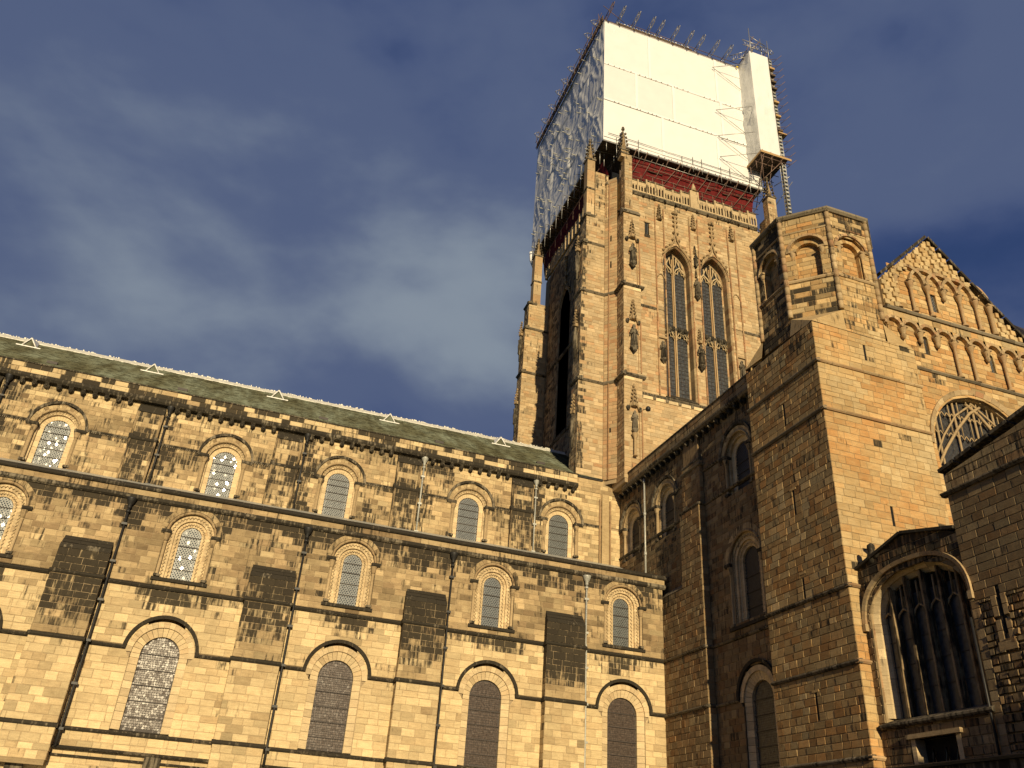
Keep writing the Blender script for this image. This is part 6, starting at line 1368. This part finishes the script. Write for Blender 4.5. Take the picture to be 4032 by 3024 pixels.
for y in (49.0, 50.6, 52.6, 54.9, 56.6, 58.2, 60.3, 62.4, 64.6): lattice((SX+1.4, y, 72.8), (-1, 0, 0), 2.5, .75, 3, 'pole')
m = MB(); m.box(Fr(SX-.0, 0, -90), -SB, -SF, 72.6, 73.5, .12, .2); m.build('eaves_sheet', M['boards_dark'], sc)
tubes('tube', 'rust', [((SX-.35, SF-.1, 73.6), (SX-.35, SB, 73.6)), ((SX-.3, SF-.1, 72.75), (SX-.3, SB, 72.75)), ((21, SF-.15, 72.7), (36.4, SF-.15, 72.7)), ((21.2, SF-.5, 74.2), (23.6, SF-.2, 73.2)), ((24, SF-.15, 73.3), (36.5, SF-.15, 73.2))])
for y in [48.5+i*.9 for i in range(20)]: tubes('tube', 'rust', [((SX-.3, y, 72.3), (SX-.3+rnd.uniform(-.3, .1), y+rnd.uniform(-.3, .3), 73.9))], .028)
# working platform under the sheets: boards, red net, ledgers and hanging tubes
UNIT = 1.0
m = MB(); [m.box(LOC, 22.4, 38.8, 58.9, 58.95, -(49.95+i*.26)-.24, -(49.95+i*.26)) for i in range(6)]; m.build('platform_boards', M['boards_dark'], sc)
m = MB(); [m.box(LOC, 22.4+i*.26, 22.4+i*.26+.24, 58.9, 58.95, -68.4, -51.6) for i in range(5)]; m.build('platform_boards', M['boards_dark'], sc)
m = MB(); m.box(LOC, 23.4, 39.9, 54.3, 54.5, -66, -50.9); m.build('tower_roof', M['leadpipe'], tow)
def net(fr, u0, u1, v0, v1, w, sag, nm='debris_net'):
    m = MB(); nu, nv = 60, 8; vs = []
    for j in range(nv+1):
        for i in range(nu+1):
            u = u0+(u1-u0)*i/nu; t = j/nv; vs.append(fr.P(u, v0+(v1-v0)*t-.15*abs(math.sin(u*1.6))*(1-t), w*(1-t)+sag*t+.16*NZ.noise(Vector((u*1.1, t*3, 2)))))
    m.add(vs, [(j*(nu+1)+i, j*(nu+1)+i+1, (j+1)*(nu+1)+i+1, (j+1)*(nu+1)+i) for j in range(nv) for i in range(nu)], smooth=True); return m.build(nm, M['net'], sc)
net(Fr(0, TS, 0), 25.3, 38.3, 56.1, 58.75, -.7, .15); net(Fr(TWX0, 0, -90), -67.5, -51.6, 55.9, 58.3, -.5, .1)
m = MB(); m.box(LOC, 25.0, 38.6, 55.0, 58.9, -52.2, -52.1); m.box(LOC, 24.1, 24.2, 55.0, 58.9, -67, -52); m.build('inner_screen', M['boards_dark'], sc)
x = 25.5
while x < 38.6:
    tubes('tube', 'rust', [((x, 51.3, 57.6), (x+.02, 49.6, 58.75)), ((x+.1, 51.4, 58.7), (x+.1, 49.7, 58.7))], .033)
    tubes('tube', 'rust', [((x, 51.0, 56.0), (x, 51.0, 58.8)), ((x, 51.0, 56.6), (x+rnd.uniform(.6, 1.3), 50.2, 58.7))], .033)
    if rnd.random() < .85: tubes('tube', 'pole', [((x+.3, 49.8, 57.9+rnd.uniform(0, .5)), (x+.3, 49.8, 60.0+rnd.uniform(-.2, .3)))], .033)
    x += rnd.uniform(.85, 1.2)
for y, z in ((49.9, 58.75), (50.25, 58.35), (50.6, 57.9), (50.95, 57.3), (50.95, 56.7)): tubes('ledger_tube', 'pole' if z > 58 else 'rust', [((25.2, y, z), (38.9, y, z-.02))], .033)
m = MB()
for k in range(9):
    xx = rnd.uniform(25.4, 37.6); zz = rnd.uniform(57.6, 58.4); m.box(LOC, xx, xx+rnd.uniform(.5, 1.6), zz, zz+.05, -51.1, -50.7)
m.build('transom_board', M['boards_dark'], sc, kind='stuff')
for x, yy in ((22.6, 51.2), (22.7, 50.0), (23.6, 49.8), (23.9, 51.0), (23.2, 51.6)): tubes('tube', 'pole', [((x, yy, 56.8+rnd.random()), (x, yy, 59.6))])
tubes('tube', 'pole', [((21.4, 50.6, 58.9), (24.4, 50.0, 59.2)), ((21.6, 51.4, 58.8), (23.9, 51.2, 58.9))])
for y in [53+i*1.55 for i in range(10)]:
    tubes('tube', 'pole', [((22.15, y, 57.0), (22.15, y, 60.0)), ((21.7, y+.1, 58.7), (23.4, y, 58.7))]); tubes('tube', 'rust', [((23.1, y, 58.0), (22.2, y+.4, 58.8)), ((23.0, y+.7, 56.5), (23.0, y+.7, 58.8))])
tubes('ledger_tube', 'rust', [((22.9, 52, 57.4), (22.9, 67.5, 57.4))])
UNIT = 1.035
tubes('guard_tube', 'pole', [((22.0, SF-.12, 57.75), (38.6, SF-.12, 57.7)), ((21.6, SF-.1, 57.2), (37.6, SF-.1, 57.2))])
m = MB(); m.prof(fF, SX, 38.5, [(.0, 56.75), (.05, 56.75), (.05, 57.0), (0, 57.0)]); m.build('toe_board', M['pole'], sc)
# loose sheet end at the back corner
m = MB()
for k in range(5): m.tube([(21.45+k*.10, 66.0+.1*k, 57.6), (21.6+k*.08, 66.1, 56.6-.2*k), (21.7, 66.0, 55.9)], [.2, .22, .08], 7)
m.build('loose_sheet', M['sheet'], sh, tint=0.)

# hoist bay standing out from the front
ho = thing('hoist_bay', 'narrow sheeted hoist bay hanging from right end of the wrapped tower above timber platform', 'scaffold hoist', (36.3*UNIT, 46.2*UNIT, 59*UNIT))
HX0, HX1, HY0, HY1, HZ0, HZ1 = 36.3, 38.4, 46.2, 48.5, 59.3, 73.1
crk = lambda u, v: .08*NZ.noise(Vector((u*1.2, v*.8, 5)))+.06*abs(NZ.noise(Vector((u*3, v*1.1, 7))))+.12*max(0, 1-abs(v-66.2-.6*(u % 2))*1.1)
def sheet2(fr, u0, u1, v0, v1, nu, nv, disp, tint=0): o = sheet('sheet_panel', fr, u0, u1, v0, v1, nu, nv, disp, 0, tint); o.parent = ho; o.matrix_parent_inverse = Matrix.Translation(-Vector(ho['base'])); return o
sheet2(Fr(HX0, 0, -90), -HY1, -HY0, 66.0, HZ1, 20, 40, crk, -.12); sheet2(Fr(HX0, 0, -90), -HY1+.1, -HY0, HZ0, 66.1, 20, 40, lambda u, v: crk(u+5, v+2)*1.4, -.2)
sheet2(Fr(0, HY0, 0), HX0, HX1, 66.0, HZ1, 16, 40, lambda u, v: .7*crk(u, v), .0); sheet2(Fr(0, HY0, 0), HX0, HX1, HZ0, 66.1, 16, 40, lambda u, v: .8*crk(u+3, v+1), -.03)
m = MB(); m.box(LOC, HX0+.15, HX1-.1, HZ0, HZ1-.2, -HY1, -HY0-.25); m.build('inner_lining', M['boards_dark'], ho)
PZ = 59.0
m = MB(); [m.box(LOC, HX0-.15+i*.25, HX0-.15+i*.25+.23, PZ, PZ+.06, -49.0, -45.95) for i in range(11)]; m.build('platform_boards', M['boards_dark'], ho)
m = MB(); m.box(LOC, HX0-.2, 39.3, PZ+.02, PZ+.27, -45.95, -45.89); m.build('toe_board', M['plank'], ho)
m = MB(); m.box(LOC, HX0-.22, HX0-.16, PZ+.02, PZ+.27, -49.0, -45.9); m.build('toe_board', M['plank'], ho)
m = MB(); m.box(LOC, 38.5, 39.4, 62.6, 62.75, -46.9, -46.1); m.build('landing_board', M['plank'], ho)
T = []
for x in (36.4, 37.3, 38.3): T += [((x, 46.1, 58.3), (x, 46.1, 59.6)), ((x, 49.0, 58.8), (x, 45.8, 58.85))]
for y in (46.1, 46.9, 47.8, 48.6): T += [((36.1, y, 58.75), (39.2, y, 58.75)), ((36.2, y, 57.9), (36.2, y, 59.3))]
T += [((36.2, 46.1, 58.7), (38.3, 48.8, 56.4)), ((38.3, 46.1, 58.7), (36.4, 48.8, 56.6)), ((38.4, 48.4, 58.9), (38.4, 48.4, 54.5)), ((38.9, 48.5, 58.9), (39.0, 48.5, 53.5)), ((36.4, 46.1, 58.8), (37.6, 49.5, 55.6)), ((37.6, 46.4, 58.8), (38.4, 49, 56))]
tubes('tube', 'rust', T, .034, ho)
tubes('tube', 'pole', [((37.45, 48.1, 58.2), (37.5, 48.1, 55.6)), ((39.0, 46.1, 57.2), (38.3, 47.5, 57.0)), ((39.4, 46.3, 56.9), (38.2, 47.6, 54.6))], .034, ho)
# raking tubes fixed back to the main sheeting
for z in (72.0, 66.0, 62.6, 59.9):
    tubes('raking_tube', 'pole', [((33.1, SF-.25, z-.8), (36.2, 46.6, z-.4)), ((33.1, SF-.25, z-.8), (36.2, SF-.2, z-2.6))], .028, ho)
# ladder mast
mx_, my_ = 38.75, 46.35
m = MB(); z = 52.6
for sx_ in (-.17, .17): m.tube([(mx_+sx_, my_, 52.6), (mx_+sx_, my_, 73.2)], .032, 5); m.tube([(mx_+sx_, my_+.34, 52.6), (mx_+sx_, my_+.34, 73.2)], .032, 5)
m.build('mast_rail', M['pole'], ho)
while z < 73.1:
    m = MB(); m.box(LOC, mx_-.17, mx_+.17, z, z+.20, -my_-.34, -my_+.01); m.build('mast_rung', M['leadpipe'], ho); z += .46
z = 58.6
while z < 73:
    tubes('tube', 'rust', [((38.3, 46.3, z), (39.3, 46.1, z+.3)), ((39.1, 46.4, z), (39.7, 45.7, z+.55))], .026, ho)
    if rnd.random() < .5: m = MB(); m.box(LOC, 38.45, 39.0, z+.5, z+.75, -46.8, -46.1); m.build('packing_block', M['boards_dark' if rnd.random() < .6 else 'plank'], ho)
    z += .95
# head of the hoist
lattice((35.7, 46.3, 73.9), (1, 0, 0), 3.6, .75, 6, 'pole', True, ho); lattice((36.6, 49.4, 73.0), (0, -1, 0), 3.6, .8, 5, 'pole', True, ho); lattice((38.3, 49.6, 73.2), (0, -1, 0), 3.4, .8, 5, 'rust', True, ho); lattice((35.2, 48.0, 73.1), (.75, -.66, 0), 2.0, .8, 4, 'pole', True, ho)
tubes('tube', 'pole', [((36.5, 46.2, 72.9), (36.5, 46.2, 76.6)), ((37.9, 46.4, 72.9), (37.9, 46.4, 75.9)), ((38.55, 46.2, 72.9), (38.55, 46.2, 75.6)), ((36.6, 46.2, 75.4), (38.4, 46.3, 74.9))], .04, ho)
tubes('tube', 'rust', [((36.5, 48.0, 73.5), (37.0, 46.2, 75.6)), ((36.2, 47.2, 72.8), (37.6, 46.2, 75.0))], .04, ho)
m = MB(); m.box(LOC, 35.9, 36.1, 72.5, 72.65, -48.0, -47.9); m.build('yellow_tag', M['yellow'], ho)
